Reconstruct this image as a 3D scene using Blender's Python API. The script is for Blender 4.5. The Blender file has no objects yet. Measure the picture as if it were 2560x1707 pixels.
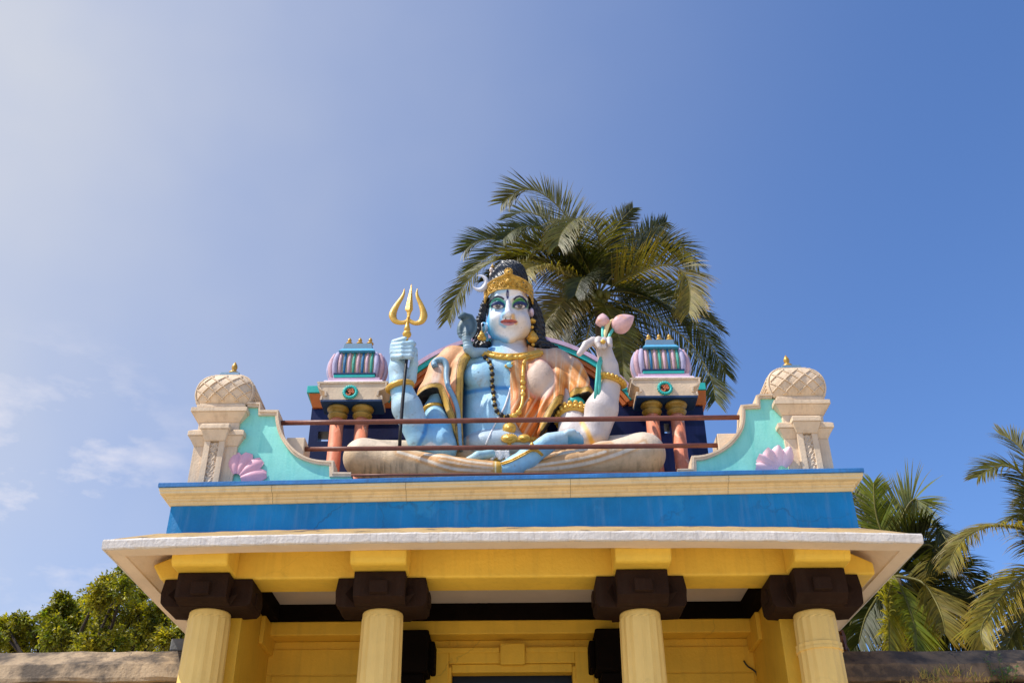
import bpy, math, random
import numpy as np
from mathutils import Vector
random.seed(7); np.random.seed(7)
SC = bpy.context.scene
COL = SC.collection

# ------------------------------------------------------------------ camera
FPX = 2507.0
PITCH = math.radians(32.06); ROLL = -31/4003.
CAMP = np.array([0.05, -9.6, 1.6])
CF = np.array([0, math.cos(PITCH), math.sin(PITCH)])
_R0 = np.array([1., 0, 0]); _U0 = np.array([0, -math.sin(PITCH), math.cos(PITCH)])
CR = _R0*math.cos(ROLL)+_U0*math.sin(ROLL)
CU = -_R0*math.sin(ROLL)+_U0*math.cos(ROLL)
cam_d = bpy.data.cameras.new('camera'); cam = bpy.data.objects.new('camera', cam_d); COL.objects.link(cam)
cam_d.sensor_width = 36; cam_d.lens = FPX/2560*36; cam_d.clip_end = 3000; cam_d.clip_start = .05
from mathutils import Matrix
cam.matrix_world = Matrix(((CR[0], CU[0], -CF[0], CAMP[0]), (CR[1], CU[1], -CF[1], CAMP[1]),
                           (CR[2], CU[2], -CF[2], CAMP[2]), (0, 0, 0, 1)))
SC.camera = cam
def at(u, v, y):
    """world point seen at photo pixel (u,v) on the vertical plane y"""
    d = CR*(u-1280)/FPX - CU*(v-853.5)/FPX + CF
    return CAMP + d*((y-CAMP[1])/d[1])

# ------------------------------------------------------------------ light
SUN = np.array([-0.55, -0.22, 0.81]); SUN /= np.linalg.norm(SUN)
EL = math.asin(SUN[2]); AZ = math.atan2(SUN[0], SUN[1])
sun_d = bpy.data.lights.new('sun', 'SUN'); sun_d.energy = 4.4; sun_d.angle = math.radians(.5)
sun_d.color = (1, .95, .86)
sun = bpy.data.objects.new('sun', sun_d); COL.objects.link(sun)
sun.rotation_euler = Vector(SUN).to_track_quat('Z', 'Y').to_euler()
W = bpy.data.worlds.new("World"); SC.world = W; W.use_nodes = True
nt = W.node_tree; nt.nodes.clear()
sky = nt.nodes.new('ShaderNodeTexSky'); sky.sky_type = 'NISHITA'; sky.sun_disc = False
sky.sun_elevation = EL; sky.sun_rotation = AZ; sky.altitude = 0
sky.air_density = 1.0; sky.dust_density = 1.6; sky.ozone_density = 3.0
bg = nt.nodes.new('ShaderNodeBackground'); bg.inputs[1].default_value = .127
wo = nt.nodes.new('ShaderNodeOutputWorld')
# thin wisps of cirrus low in the left of the sky
tc = nt.nodes.new('ShaderNodeTexCoord')
mp = nt.nodes.new('ShaderNodeMapping'); mp.inputs['Scale'].default_value = (5, 5, 11)
nz = nt.nodes.new('ShaderNodeTexNoise'); nz.inputs['Scale'].default_value = 2.2; nz.inputs['Detail'].default_value = 7
nz.inputs['Roughness'].default_value = .58
rp = nt.nodes.new('ShaderNodeValToRGB'); rp.color_ramp.elements[0].position = .47; rp.color_ramp.elements[1].position = .66
d0 = (at(120, 1210, 0)-CAMP); d0 /= np.linalg.norm(d0)
vm = nt.nodes.new('ShaderNodeVectorMath'); vm.operation = 'DISTANCE'; vm.inputs[1].default_value = tuple(d0)
mr = nt.nodes.new('ShaderNodeMapRange'); mr.inputs[1].default_value = .15; mr.inputs[2].default_value = .02
mr.inputs[3].default_value = 0; mr.inputs[4].default_value = .95
mu = nt.nodes.new('ShaderNodeMath'); mu.operation = 'MULTIPLY'
L = nt.links.new
# colour of the clear sky, then the bright thin haze of the sunward side, then the wisps
ti = nt.nodes.new('ShaderNodeMix'); ti.data_type = 'RGBA'; ti.blend_type = 'MULTIPLY'; ti.inputs[0].default_value = 1
ti.inputs[7].default_value = (.79, 1.03, 1.38, 1); L(sky.outputs[0], ti.inputs[6])
h0 = np.array([-.8, .3, .5]); h0 /= np.linalg.norm(h0)
dt = nt.nodes.new('ShaderNodeVectorMath'); dt.operation = 'DOT_PRODUCT'; dt.inputs[1].default_value = tuple(h0)
m1 = nt.nodes.new('ShaderNodeMapRange'); m1.inputs[1].default_value = .15; m1.inputs[2].default_value = .86
pw = nt.nodes.new('ShaderNodeMath'); pw.operation = 'POWER'; pw.inputs[1].default_value = 2.2
hn = nt.nodes.new('ShaderNodeTexNoise'); hn.inputs['Scale'].default_value = 3.2; hn.inputs['Detail'].default_value = 4
hm = nt.nodes.new('ShaderNodeMapRange'); hm.inputs[1].default_value = .3; hm.inputs[2].default_value = .7; hm.inputs[3].default_value = .46; hm.inputs[4].default_value = .70
hx = nt.nodes.new('ShaderNodeMath'); hx.operation = 'MULTIPLY'
mh = nt.nodes.new('ShaderNodeMix'); mh.data_type = 'RGBA'; mh.inputs[7].default_value = (5.4, 5.3, 5.0, 1)
L(tc.outputs['Generated'], dt.inputs[0]); L(dt.outputs['Value'], m1.inputs[0]); L(m1.outputs[0], pw.inputs[0])
L(tc.outputs['Generated'], hn.inputs['Vector']); L(hn.outputs[0], hm.inputs[0]); L(pw.outputs[0], hx.inputs[0]); L(hm.outputs[0], hx.inputs[1])
L(hx.outputs[0], mh.inputs[0]); L(ti.outputs[2], mh.inputs[6])
mx = nt.nodes.new('ShaderNodeMix'); mx.data_type = 'RGBA'; mx.inputs[7].default_value = (6.0, 5.8, 6.2, 1)
L(tc.outputs['Generated'], mp.inputs[0]); L(mp.outputs[0], nz.inputs[0]); L(nz.outputs[0], rp.inputs[0])
L(tc.outputs['Generated'], vm.inputs[0]); L(vm.outputs['Value'], mr.inputs[0])
L(rp.outputs[0], mu.inputs[0]); L(mr.outputs[0], mu.inputs[1]); L(mu.outputs[0], mx.inputs[0])
L(mh.outputs[2], mx.inputs[6]); L(mx.outputs[2], bg.inputs[0]); L(bg.outputs[0], wo.inputs[0])
SC.view_settings.view_transform = 'Standard'; SC.view_settings.look = 'None'
SC.view_settings.exposure = 0.25; SC.view_settings.gamma = 1
SC.cycles.max_bounces = 6

# ------------------------------------------------------------------ helpers
class MB:
    """collects shapes into ONE mesh"""
    def __init__(s): s.v = []; s.f = []; s.c = []; s.sm = []
    def add(s, v, f, smooth=False, col=None):
        n = len(s.v); s.v += [tuple(map(float, p)) for p in v]
        s.f += [tuple(i+n for i in q) for q in f]; s.sm += [smooth]*len(f)
        s.c += [col or (1, 1, 1)]*len(v)
        return s
    def box(s, x0, x1, y0, y1, z0, z1, col=None):
        v = [(x, y, z) for z in (z0, z1) for y in (y0, y1) for x in (x0, x1)]
        return s.add(v, [(0, 2, 3, 1), (4, 5, 7, 6), (0, 1, 5, 4), (2, 6, 7, 3), (0, 4, 6, 2), (1, 3, 7, 5)], col=col)
    def frustum(s, a, b, z0, z1, col=None):
        """a,b = (x0,x1,y0,y1) rectangles at z0 and z1"""
        v = [(x, y, z0) for y in a[2:] for x in a[:2]]+[(x, y, z1) for y in b[2:] for x in b[:2]]
        return s.add(v, [(0, 2, 3, 1), (4, 5, 7, 6), (0, 1, 5, 4), (2, 6, 7, 3), (0, 4, 6, 2), (1, 3, 7, 5)], col=col)
    def prism(s, poly, y0, y1, smooth=False, col=None):
        """polygon of (x,z), extruded along y"""
        if sum(poly[i-1][0]*poly[i][1]-poly[i][0]*poly[i-1][1] for i in range(len(poly))) < 0: poly = poly[::-1]
        n = len(poly)
        v = [(x, y0, z) for x, z in poly]+[(x, y1, z) for x, z in poly]
        f = [tuple(range(n)), tuple(range(2*n-1, n-1, -1))]
        f += [(i, i+n, (i+1) % n+n, (i+1) % n) for i in range(n)]
        return s.add(v, f, smooth, col)
    def prismx(s, poly, x0, x1, col=None):
        """polygon of (y,z), extruded along x"""
        if sum(poly[i-1][0]*poly[i][1]-poly[i][0]*poly[i-1][1] for i in range(len(poly))) < 0: poly = poly[::-1]
        n = len(poly)
        v = [(x0, y, z) for y, z in poly]+[(x1, y, z) for y, z in poly]
        f = [tuple(range(n-1, -1, -1)), tuple(range(n, 2*n))]
        f += [(i, (i+1) % n, (i+1) % n+n, i+n) for i in range(n)]
        return s.add(v, f, False, col)
    def rings(s, rings, closed=True, caps=True, smooth=True, col=None):
        n = len(rings[0]); v = [p for r in rings for p in r]; f = []
        for k in range(len(rings)-1):
            for i in range(n if closed else n-1):
                j = (i+1) % n
                f.append((k*n+i, k*n+j, (k+1)*n+j, (k+1)*n+i))
        if caps and closed:
            f.append(tuple(range(n-1, -1, -1))); f.append(tuple(range((len(rings)-1)*n, len(rings)*n)))
        return s.add(v, f, smooth, col)
    def lathe(s, prof, c, seg=24, smooth=True, col=None, phase=0):
        """prof = [(r,z)...] bottom to top about the vertical axis at c"""
        rs = [[(c[0]+r*math.cos(phase+2*math.pi*i/seg), c[1]+r*math.sin(phase+2*math.pi*i/seg), c[2]+z) for i in range(seg)] for r, z in prof]
        return s.rings(rs, smooth=smooth, col=col)
    def tube(s, path, r, seg=8, col=None, flat=1.0, caps=True):
        P = [np.array(p, float) for p in path]; n = len(P)
        R = r if hasattr(r, '__len__') else [r]*n
        rs = []; up = np.array([.13, -.9, .4])
        for i in range(n):
            t = P[min(i+1, n-1)]-P[max(i-1, 0)]; t = t/(np.linalg.norm(t)+1e-9)
            a = np.cross(t, up)
            if np.linalg.norm(a) < .1: a = np.cross(t, (1, 0, 0))
            a /= np.linalg.norm(a); b = np.cross(a, t)
            rs.append([P[i]+R[i]*(math.cos(q)*a+flat*math.sin(q)*b) for q in (2*math.pi*k/seg for k in range(seg))])
        return s.rings(rs, caps=caps, col=col)
    def ball(s, c, r, seg=10, rg=7, col=None):
        r = r if hasattr(r, '__len__') else (r, r, r)
        rs = [[(c[0]+r[0]*math.sin(t)*math.cos(p), c[1]+r[1]*math.sin(t)*math.sin(p), c[2]-r[2]*math.cos(t))
               for p in (2*math.pi*i/seg for i in range(seg))] for t in (max(.02, min(math.pi-.02, math.pi*k/rg)) for k in range(rg+1))]
        return s.rings(rs, col=col)
    def build(s, name, mat, parent=None, bevel=0, fix=True, segs=2):
        me = bpy.data.meshes.new(name)
        off = wloc(parent)
        me.from_pydata([(x-off[0], y-off[1], z-off[2]) for x, y, z in s.v], [], s.f)
        me.polygons.foreach_set('use_smooth', s.sm)
        if any(c != (1, 1, 1) for c in s.c):
            a = me.attributes.new('Col', 'FLOAT_COLOR', 'POINT')
            a.data.foreach_set('color', [q for c in s.c for q in (*c, 1)])
        if fix:
            import bmesh
            bm = bmesh.new(); bm.from_mesh(me); bmesh.ops.recalc_face_normals(bm, faces=bm.faces); bm.to_mesh(me); bm.free()
        me.materials.append(mat)
        o = bpy.data.objects.new(name, me); COL.objects.link(o)
        if parent: o.parent = parent
        if bevel:
            m = o.modifiers.new('bevel', 'BEVEL'); m.width = bevel; m.segments = segs; m.limit_method = 'ANGLE'; m.angle_limit = math.radians(35)
        return o
def wloc(o):
    p = np.zeros(3)
    while o is not None: p += np.array(o.location); o = o.parent
    return p
def empty(name, loc):
    o = bpy.data.objects.new(name, None); o.location = loc; o.empty_display_size = .2; COL.objects.link(o); return o
def tag(o, label=None, cat=None, group=None, kind=None):
    if label: o['label'] = label
    if cat: o['category'] = cat
    if group: o['group'] = group
    if kind: o['kind'] = kind
    return o
def copy_tree(o, parent=None, d=None):
    c = o.copy(); COL.objects.link(c)
    if parent: c.parent = parent
    if d is not None: c.location = [a+b for a, b in zip(o.location, d)]
    for ch in list(o.children): copy_tree(ch, c)
    return c
def catmull(pts, n):
    P = np.array(pts, float); m = len(P)
    out = []
    for t in np.linspace(0, m-1, n):
        i = min(int(t), m-2); u = t-i
        p0, p1, p2, p3 = P[max(i-1, 0)], P[i], P[i+1], P[min(i+2, m-1)]
        out.append(.5*((2*p1)+(-p0+p2)*u+(2*p0-5*p1+4*p2-p3)*u*u+(-p0+3*p1-3*p2+p3)*u**3))
    return np.array(out)

# ------------------------------------------------------------------ materials
def _n(t, typ, **k):
    n = t.nodes.new(typ)
    for a, b in k.items(): setattr(n, a, b)
    return n
MATS = {}
def paint(name, col, var=.12, rough=.6, bump=.25, scale=4., streak=0., dirt=(.10, .08, .06), patch=0., patchcol=None,
          fine=40., sscale=(9, 9, .7), attr=False, spec=.35, metal=0., crack=0., speck=0.):
    """painted plaster: mottled colour, vertical run-off streaks, worn patches, hairline cracks, bump"""
    if name in MATS: return MATS[name]
    m = bpy.data.materials.new(name); m.use_nodes = True; t = m.node_tree
    b = t.nodes['Principled BSDF']; b.inputs['Roughness'].default_value = rough
    b.inputs['Specular IOR Level'].default_value = spec; b.inputs['Metallic'].default_value = metal
    g = _n(t, 'ShaderNodeTexCoord'); ge = _n(t, 'ShaderNodeNewGeometry'); src = ge.outputs['Position']
    def noise(sc, det=6, vec=None, ro=.6):
        q = _n(t, 'ShaderNodeTexNoise'); q.inputs['Scale'].default_value = sc; q.inputs['Detail'].default_value = det
        q.inputs['Roughness'].default_value = ro
        t.links.new(vec if vec is not None else src, q.inputs['Vector']); return q.outputs['Fac']
    def rng(x, a, c, lo, hi):
        q = _n(t, 'ShaderNodeMapRange'); q.inputs[1].default_value = a; q.inputs[2].default_value = c
        q.inputs[3].default_value = lo; q.inputs[4].default_value = hi; t.links.new(x, q.inputs[0]); return q.outputs[0]
    def mix(fac, a, c, mode='MIX'):
        q = _n(t, 'ShaderNodeMix', data_type='RGBA', blend_type=mode)
        for s_, x in ((0, fac), (6, a), (7, c)):
            if isinstance(x, (int, float)): q.inputs[s_].default_value = x
            elif isinstance(x, tuple): q.inputs[s_].default_value = (*x, 1) if len(x) == 3 else x
            else: t.links.new(x, q.inputs[s_])
        return q.outputs[2]
    if attr:
        q = _n(t, 'ShaderNodeAttribute', attribute_name='Col'); base = q.outputs['Color']
    else: base = tuple(col)
    n1 = noise(scale)
    v = _n(t, 'ShaderNodeMapRange'); v.inputs[1].default_value = .3; v.inputs[2].default_value = .7
    v.inputs[3].default_value = 1-var; v.inputs[4].default_value = 1+var; t.links.new(n1, v.inputs[0])
    c = mix(1., base, v.outputs[0], 'MULTIPLY')
    if patch:
        c = mix(rng(noise(scale*1.7, 8), .62-patch*.17, .68-patch*.10, 0, .88), c, tuple(patchcol or (.5, .45, .38)))
    if streak:
        mp = _n(t, 'ShaderNodeMapping'); mp.inputs['Scale'].default_value = sscale; t.links.new(src, mp.inputs[0])
        c = mix(rng(noise(1.6, 6, mp.outputs[0]), .5, .78, 0, streak), c, tuple(dirt))
    if speck:
        c = mix(rng(noise(22, 5), .64, .70, 0, speck), c, tuple(dirt))
    if crack:
        vo = _n(t, 'ShaderNodeTexVoronoi', feature='DISTANCE_TO_EDGE'); vo.inputs['Scale'].default_value = .9
        nn = _n(t, 'ShaderNodeTexNoise'); nn.inputs['Scale'].default_value = 2.5; nn.inputs['Detail'].default_value = 6; t.links.new(src, nn.inputs[0])
        ad = _n(t, 'ShaderNodeMix', data_type='VECTOR'); ad.inputs[0].default_value = .35
        t.links.new(src, ad.inputs[4]); t.links.new(nn.outputs['Color'], ad.inputs[5]); t.links.new(ad.outputs[1], vo.inputs['Vector'])
        k = _n(t, 'ShaderNodeMath', operation='MULTIPLY'); t.links.new(rng(vo.outputs['Distance'], .0, .006, crack, 0), k.inputs[0])
        t.links.new(rng(noise(.8, 2), .45, .6, 0, 1), k.inputs[1])
        c = mix(k.outputs[0], c, (.03, .025, .02))
    t.links.new(c, b.inputs['Base Color'])
    bp = _n(t, 'ShaderNodeBump'); bp.inputs['Strength'].default_value = bump; bp.inputs['Distance'].default_value = .02
    hh = mix(.35, noise(fine, 4), noise(fine*.2, 5)); t.links.new(hh, bp.inputs['Height'])
    t.links.new(bp.outputs[0], b.inputs['Normal'])
    MATS[name] = m; return m
# ------------------------------------------------------------------ paints
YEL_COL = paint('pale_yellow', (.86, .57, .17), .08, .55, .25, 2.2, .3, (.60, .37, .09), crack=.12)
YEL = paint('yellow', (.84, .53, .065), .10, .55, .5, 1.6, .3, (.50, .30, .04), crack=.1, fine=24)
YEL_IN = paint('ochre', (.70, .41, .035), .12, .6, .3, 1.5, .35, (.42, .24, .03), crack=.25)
BROWN = paint('dark_brown', (.026, .012, .007), .2, .85, .35, 3, .1, spec=.12)
BLACK = paint('black_brown', (.005, .003, .002), .3, .9, .2, 3, spec=.05)
BLUE = paint('blue_frieze', (.006, .215, .50), .2, .5, .3, 1.6, .55, (.12, .29, .52), crack=.4, patch=.12, patchcol=(.02, .26, .54))
BLUE_CAP = paint('blue_cap', (.035, .17, .42), .25, .55, .3, 2.4, .4, (.06, .06, .08))
CREAM = paint('cream_cornice', (.84, .65, .36), .08, .6, .25, 2.2, .4, (.34, .23, .11), speck=.15)
WHITE = paint('white_fascia', (.68, .61, .54), .08, .6, .6, 3, .6, (.36, .30, .25), fine=30, sscale=(26, 9, .6))
SOFFIT = paint('soffit', (.78, .62, .46), .08, .65, .25, 2, .15, (.5, .36, .2))
CEIL = paint('ceiling', (.50, .42, .36), .1, .7, .2, 2)
EAVETOP = paint('eave_top', (.44, .29, .12), .15, .8, .6, 2.2, .5, (.16, .11, .06), patch=.3, patchcol=(.12, .085, .055), speck=.4, sscale=(2.2, 14, 9))
STONE = paint('old_plaster', (.38, .265, .155), .3, .8, .9, 1.3, .6, (.05, .04, .034), patch=.8, patchcol=(.055, .04, .03), crack=1., speck=.3)
STONE_DK = paint('dark_plaster', (.27, .165, .085), .35, .85, .8, 1.4, .8, (.04, .03, .022), patch=1.0, patchcol=(.075, .052, .036), crack=.9, speck=.4)
GREYST = paint('grey_stone', (.16, .16, .16), .2, .8, .4, 5)
DOORM = paint('navy_door', (.004, .010, .022), .2, .5, .1, 3)
SAND = paint('ground', (.56, .47, .34), .2, .9, .6, .6, fine=8)
WIREM = paint('black_wire', (.02, .015, .012), .1, .6, .0)

ground = MB(); ground.add([(-400, -200, 0), (400, -200, 0), (400, 600, 0), (-400, 600, 0)], [(0, 1, 2, 3)])
g = ground.build('ground', SAND); tag(g, kind='structure')

gate = tag(empty('temple_gateway', (0, .6, 0)), 'yellow temple porch with fluted columns, dark brown capitals and blue frieze under the statue', 'gateway')
zc = lambda row, y, u=1280: float(at(u, row, y)[2])
ZB = 4.81
CX = [(-2.885, .0), (-1.216, 0), (1.262, 0), (2.937, 0)]
ztop = [4.535, 4.52, 4.50, 4.485]

def column_mb(zt, band):
    m = MB(); seg = 16
    prof = [(.27, .32), (.27, .55), (.25, .58), (.245, .62)]
    z = .62
    def r(z): return .195+.011*(4.53-z)
    prof += [(r(.64), .64)]
    if band: prof += [(r(4.12), 4.115), (r(4.1)+.014, 4.12), (r(4.1)+.014, 4.145), (r(4.1)+.010, 4.15), (r(4.1)+.012, 4.185), (r(4.2), 4.19)]
    prof += [(r(zt-.07), zt-.07)]
    rs = []
    for q, zz in prof:
        rs.append([(q*(1+(.026 if i % 2 else -.016))*math.cos(2*math.pi*i/32+.1), q*(1+(.026 if i % 2 else -.016))*math.sin(2*math.pi*i/32+.1), zz) for i in range(32)])
    # flat-faced shaft (16 broad facets: alternate vertices nearly in line), then a plain round collar
    rs2 = [[(r(zt)*math.cos(2*math.pi*i/32+.1)*k, r(zt)*math.sin(2*math.pi*i/32+.1)*k, zz) for i in range(32)] for zz, k in ((zt-.055, 1.005), (zt-.012, 1.0), (zt+.0, .97))]
    m.rings(rs+rs2, smooth=False)
    return m
def capital_mb(zt):
    m = MB(); h = ZB-.003
    # cross corbel: two crossing arms, tapering underneath, a tongue on each face
    for ax in (0, 1):
        for s in (-1, 1):
            poly = [(0, h), (.42, h), (.44, h-.13), (.43, zt+.045), (.40, zt+.012), (.29, zt+.005), (0, zt+.005)] if ax == 0 else [(0, h), (.40, h), (.405, h-.235), (.30, zt+.012), (0, zt+.006)]
            w = .215 if ax == 0 else .245
            if ax == 0: m2 = [(s*a, b) for a, b in poly]; m.prism(m2, -w, w)
            else: m2 = [(s*a, b) for a, b in poly]; m.prismx(m2, -w+.003, w-.003)
            t = [(.25, h-.09), (.455, h-.10), (.455, h-.215), (.25, h-.228)]
            m2 = [(s*a, b) for a, b in t]
            (m.prism if ax == 0 else m.prismx)(m2, -.085, .085)
    # diagonal chevrons in the four re-entrant corners
    for sx in (-1, 1):
        for sy in (-1, 1):
            a = math.atan2(sy, sx)
            def pt(d, l, z): return (d*math.cos(a)-l*math.sin(a), d*math.sin(a)+l*math.cos(a), z)
            v = [pt(.05, -.16, h-.16), pt(.05, .16, h-.16), pt(.05, .16, zt+.004), pt(.05, -.16, zt+.004),
                 pt(.385, 0, h-.09), pt(.47, 0, h-.19), pt(.36, 0, zt+.02)]
            m.add(v, [(0, 4, 1), (0, 3, 6, 5, 4), (1, 4, 5, 6, 2), (3, 2, 6)])
    return m
def bracket_mb(x):
    m = MB(); z0 = ZB+.004
    poly = [(-.60, z0+.03), (-.565, z0), (-.21, z0-.0), (-.21, 5.10), (-.30, 5.065), (-.615, 4.955)]
    m.prismx(poly, -.265, .265); return m
for i, (x, y) in enumerate(CX):
    lab = ['outer column nearest the leafy tree, its foot catching sun', None, None, 'outer column with a moulded band, nearest the palms'][i]
    c = column_mb(ztop[i], i == 3)
    for k, p in enumerate(c.v): c.v[k] = (p[0]+x, p[1]+y, p[2])
    col = c.build('column', YEL_COL, gate)
    if lab: col['label'] = lab
    for mb, nm, mt, bv in ((capital_mb(ztop[i]), 'capital', BROWN, .004), (bracket_mb(x), 'bracket', YEL, .022)):
        mb.v = [(p[0]+x, p[1]+y, p[2]) for p in mb.v]
        mb.build(nm, mt, col, bevel=bv)
# front beam with cut ends
m = MB(); m.prism([(-3.36, ZB), (3.54, ZB-.0), (3.54, 4.93), (3.2, 5.10), (-3.1, 5.12), (-3.46, 4.96)], -.2, .21)
m.build('front_beam', YEL, gate, bevel=.02)
# dark ceiling beams running back, dark rear beam, ceiling slab
for x0, x1 in ((-2.68, -2.5), (-1.256, -.896), (.942, 1.302), (2.52, 2.70)):
    m = MB(); m.box(x0, x1, .213, 1.2, ZB+.003, 4.998); m.build('ceiling_beam', BLACK, gate, bevel=.008)
# loose cables stapled to the rear wall
for pts, ox, oy, k in (([(235, 1030), (268, 1130), (310, 1225), (282, 1290), (300, 1380)], 1000, 1280, .3146),
                       ([(585, 1360), (620, 1410), (690, 1460), (720, 1530)], 1700, 1280, .2723)):
    m = MB(); m.tube([at(ox+k*a, oy+k*b, 1.40) for a, b in catmull(pts, 20)], .009, 6); m.build('cable', WIREM, gate)
m = MB(); m.box(-2.9, 2.92, 1.203, 1.5, ZB+.001, 5.03); m.build('rear_beam', BLACK, gate, bevel=.008)
m = MB(); m.box(-3.1, 3.1, .215, 1.2, 5.0, 5.12); m.build('ceiling', CEIL, gate)
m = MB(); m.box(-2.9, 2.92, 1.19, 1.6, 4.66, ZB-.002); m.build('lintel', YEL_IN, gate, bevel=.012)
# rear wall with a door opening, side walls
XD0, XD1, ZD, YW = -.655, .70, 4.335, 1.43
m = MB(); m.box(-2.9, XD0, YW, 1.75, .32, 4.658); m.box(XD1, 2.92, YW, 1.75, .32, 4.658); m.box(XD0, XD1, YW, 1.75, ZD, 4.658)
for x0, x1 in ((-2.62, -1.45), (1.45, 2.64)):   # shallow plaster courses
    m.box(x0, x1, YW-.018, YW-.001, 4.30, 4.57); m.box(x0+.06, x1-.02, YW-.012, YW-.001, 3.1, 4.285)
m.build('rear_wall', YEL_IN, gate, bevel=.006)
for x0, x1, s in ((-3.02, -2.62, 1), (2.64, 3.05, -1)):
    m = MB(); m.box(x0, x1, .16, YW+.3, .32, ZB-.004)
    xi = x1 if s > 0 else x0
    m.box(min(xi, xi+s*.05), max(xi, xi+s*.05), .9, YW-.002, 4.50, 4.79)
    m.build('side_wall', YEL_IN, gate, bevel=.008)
fr = MB()
fr.box(XD0-.20, XD0-.003, YW-.07, YW-.002, .33, ZD+.20); fr.box(XD1+.003, XD1+.20, YW-.07, YW-.002, .33, ZD+.20)
fr.box(XD0-.003, XD1+.003, YW-.07, YW-.002, ZD+.06, ZD+.20)
fr.box(XD0-.09, XD0+.03, YW-.045, YW+.12, .33, ZD+.03); fr.box(XD1-.03, XD1+.09, YW-.045, YW+.12, .33, ZD+.03)
fr.box(XD0+.031, XD1-.031, YW-.045, YW+.12, ZD-.03, ZD+.058)
for a in (0, 1):    # raised outer moulding
    x0, x1 = ((XD0-.24, -.11), (.17, XD1+.24))[a]
    fr.box(x0, x1, YW-.09, YW-.071, ZD+.17, ZD+.225)
    x = XD0-.24 if a == 0 else XD1+.20
    fr.box(x, x+.04, YW-.09, YW-.01, .33, ZD+.169)
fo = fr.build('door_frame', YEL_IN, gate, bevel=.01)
k = MB(); k.box(-.105, .165, YW-.12, YW-.05, ZD+.035, ZD+.26); k.build('keystone', YEL_IN, fo, bevel=.012)
d = MB(); d.box(XD0, XD1, 1.62, 1.68, .33, ZD); d.build('door', DOORM, gate)
for s, x0, x1 in ((-1, -1.27, -.85), (1, .90, 1.32)):
    m = MB(); m.box(x0, x1, .98, YW-.003, 4.22, 4.655); m.box(x0+.05*(s > 0), x1-.05*(s < 0), 1.05, YW-.003, .33, 4.217)
    xx = x1 if s < 0 else x0
    m.box(min(xx, xx-s*.06), max(xx, xx-s*.06), 1.08, YW-.004, 4.26, 4.56)
    m.build('rear_pilaster', BLACK, gate, bevel=.02)
m = MB(); m.box(-3.5, 3.5, -.7, 4.2, 0, .32); m.build('plinth', STONE, gate, bevel=.02)

# ---- lofts round the front and both sides of the roof
XL, XR, YF, YB = -3.365, 3.445, -.26, 3.6
def loft3(prof, nx=2, sag=None, jit=0., side=1.0, closed=True, tilt=.0):
    """prof = [(outward offset, z)]; rings along back-left, front, back-right"""
    rs = []
    path = [(XL, YB, -1, 0), (XL, YF+1.2, -1, 0)]
    path += [(XL+(XR-XL)*k/nx, YF, (-1 if k == 0 else 1 if k == nx else 0), -1) for k in range(nx+1)]
    path += [(XR, YF+1.2, 1, 0), (XR, YB, 1, 0)]
    rnd = random.Random(3)
    for x, y, ox, oy in path:
        r = []
        for i, (o, z) in enumerate(prof):
            px = x+ox*o*side
            if ox == 0: px = x*(1+o*side/3.4)
            q = (px/3.7)
            dz = (sag*abs(q)**2.5 if sag else 0)+tilt*px+(rnd.uniform(-jit, jit) if jit else 0)
            r.append((px, y+oy*o+(rnd.uniform(-jit, jit) if jit and oy else 0), z+dz))
        rs.append(r)
    m = MB(); m.rings(rs, closed=closed, caps=closed, smooth=False); return m
zt1, zb1 = zc(1329, -.85), zc(1352, -.85)
SD = .345/.59
top = [(-.02, 5.305), (.08, 5.262), (.30, 5.155), (.585, zt1)]
e = loft3(top, 48, -.05, .005, SD, closed=False).build('eave', EAVETOP, gate, fix=False)
f_ = loft3([(.57, zt1+.005), (.592, zt1+.004), (.60, zt1-.012), (.596, zb1+.01), (.588, zb1), (.56, zb1+.001)], 110, -.05, .0035, SD, closed=False).build('fascia', WHITE, e, fix=False)
s_ = loft3([(.587, zb1+.002), (.36, zb1+.012), (.352, zb1+.028), (-.06, 5.145), (-.4, 5.19)], 30, -.05, .003, SD, closed=False).build('soffit', SOFFIT, e, fix=False)
TL = .0150
fz = loft3([(-.3, 5.2), (0, 5.2), (0, zc(1247, -.26)+.01), (-.3, zc(1247, -.26)+.01)], 40, None, .003, 1, tilt=TL).build('frieze', BLUE, gate)
c0, c1 = zc(1247, -.26), zc(1199, -.41)
H = c1-c0
cp0 = [(-.3, c0), (.012, c0), (.022, c0+.012), (.022, c0+.03), (.036, c0+.036), (.036, c0+.058), (.05, c0+.064),
      (.054, c0+.075)]
for t in np.linspace(0, 1, 7): cp0.append((.054+.034*t**1.7, c0+.08+(H-.14)*t))
cp0 += [(.098, c0+H-.055), (.098, c0+H-.03), (.108, c0+H-.026), (.108, c0+H), (-.3, c0+H)]
cp = [(o*1.3 if o > 0 else o, z) for o, z in cp0]
co = loft3(cp, 2, None, 0, .72, tilt=TL).build('cornice', CREAM, gate, bevel=.003)
zcap = zc(1187.5, -.41)
for xj in (-2.35, -1.02, .62, 2.2):      # old expansion joints in the cornice
    m = MB(); m.prismx([(YF-o-.002, z+TL*xj) for o, z in cp if o > 0]+[(YF+.02, c1+TL*xj), (YF+.02, c0+TL*xj)], xj, xj+.003); m.build('joint', paint('joint_grime', (.16, .10, .05), .3, .9), co)
cc = loft3([(-.3, c1+.001), (.150, c1+.001), (.155, c1+.006), (.155, zcap-.006), (.147, zcap), (-.3, zcap)], 30, None, .0015, .72, tilt=TL).build('roof_edge', BLUE_CAP, gate)
m = MB(); m.box(XL+.02, XR-.02, YF+.25, YB, 5.25, zcap-.06); m.build('roof_slab', STONE, gate)

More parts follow.
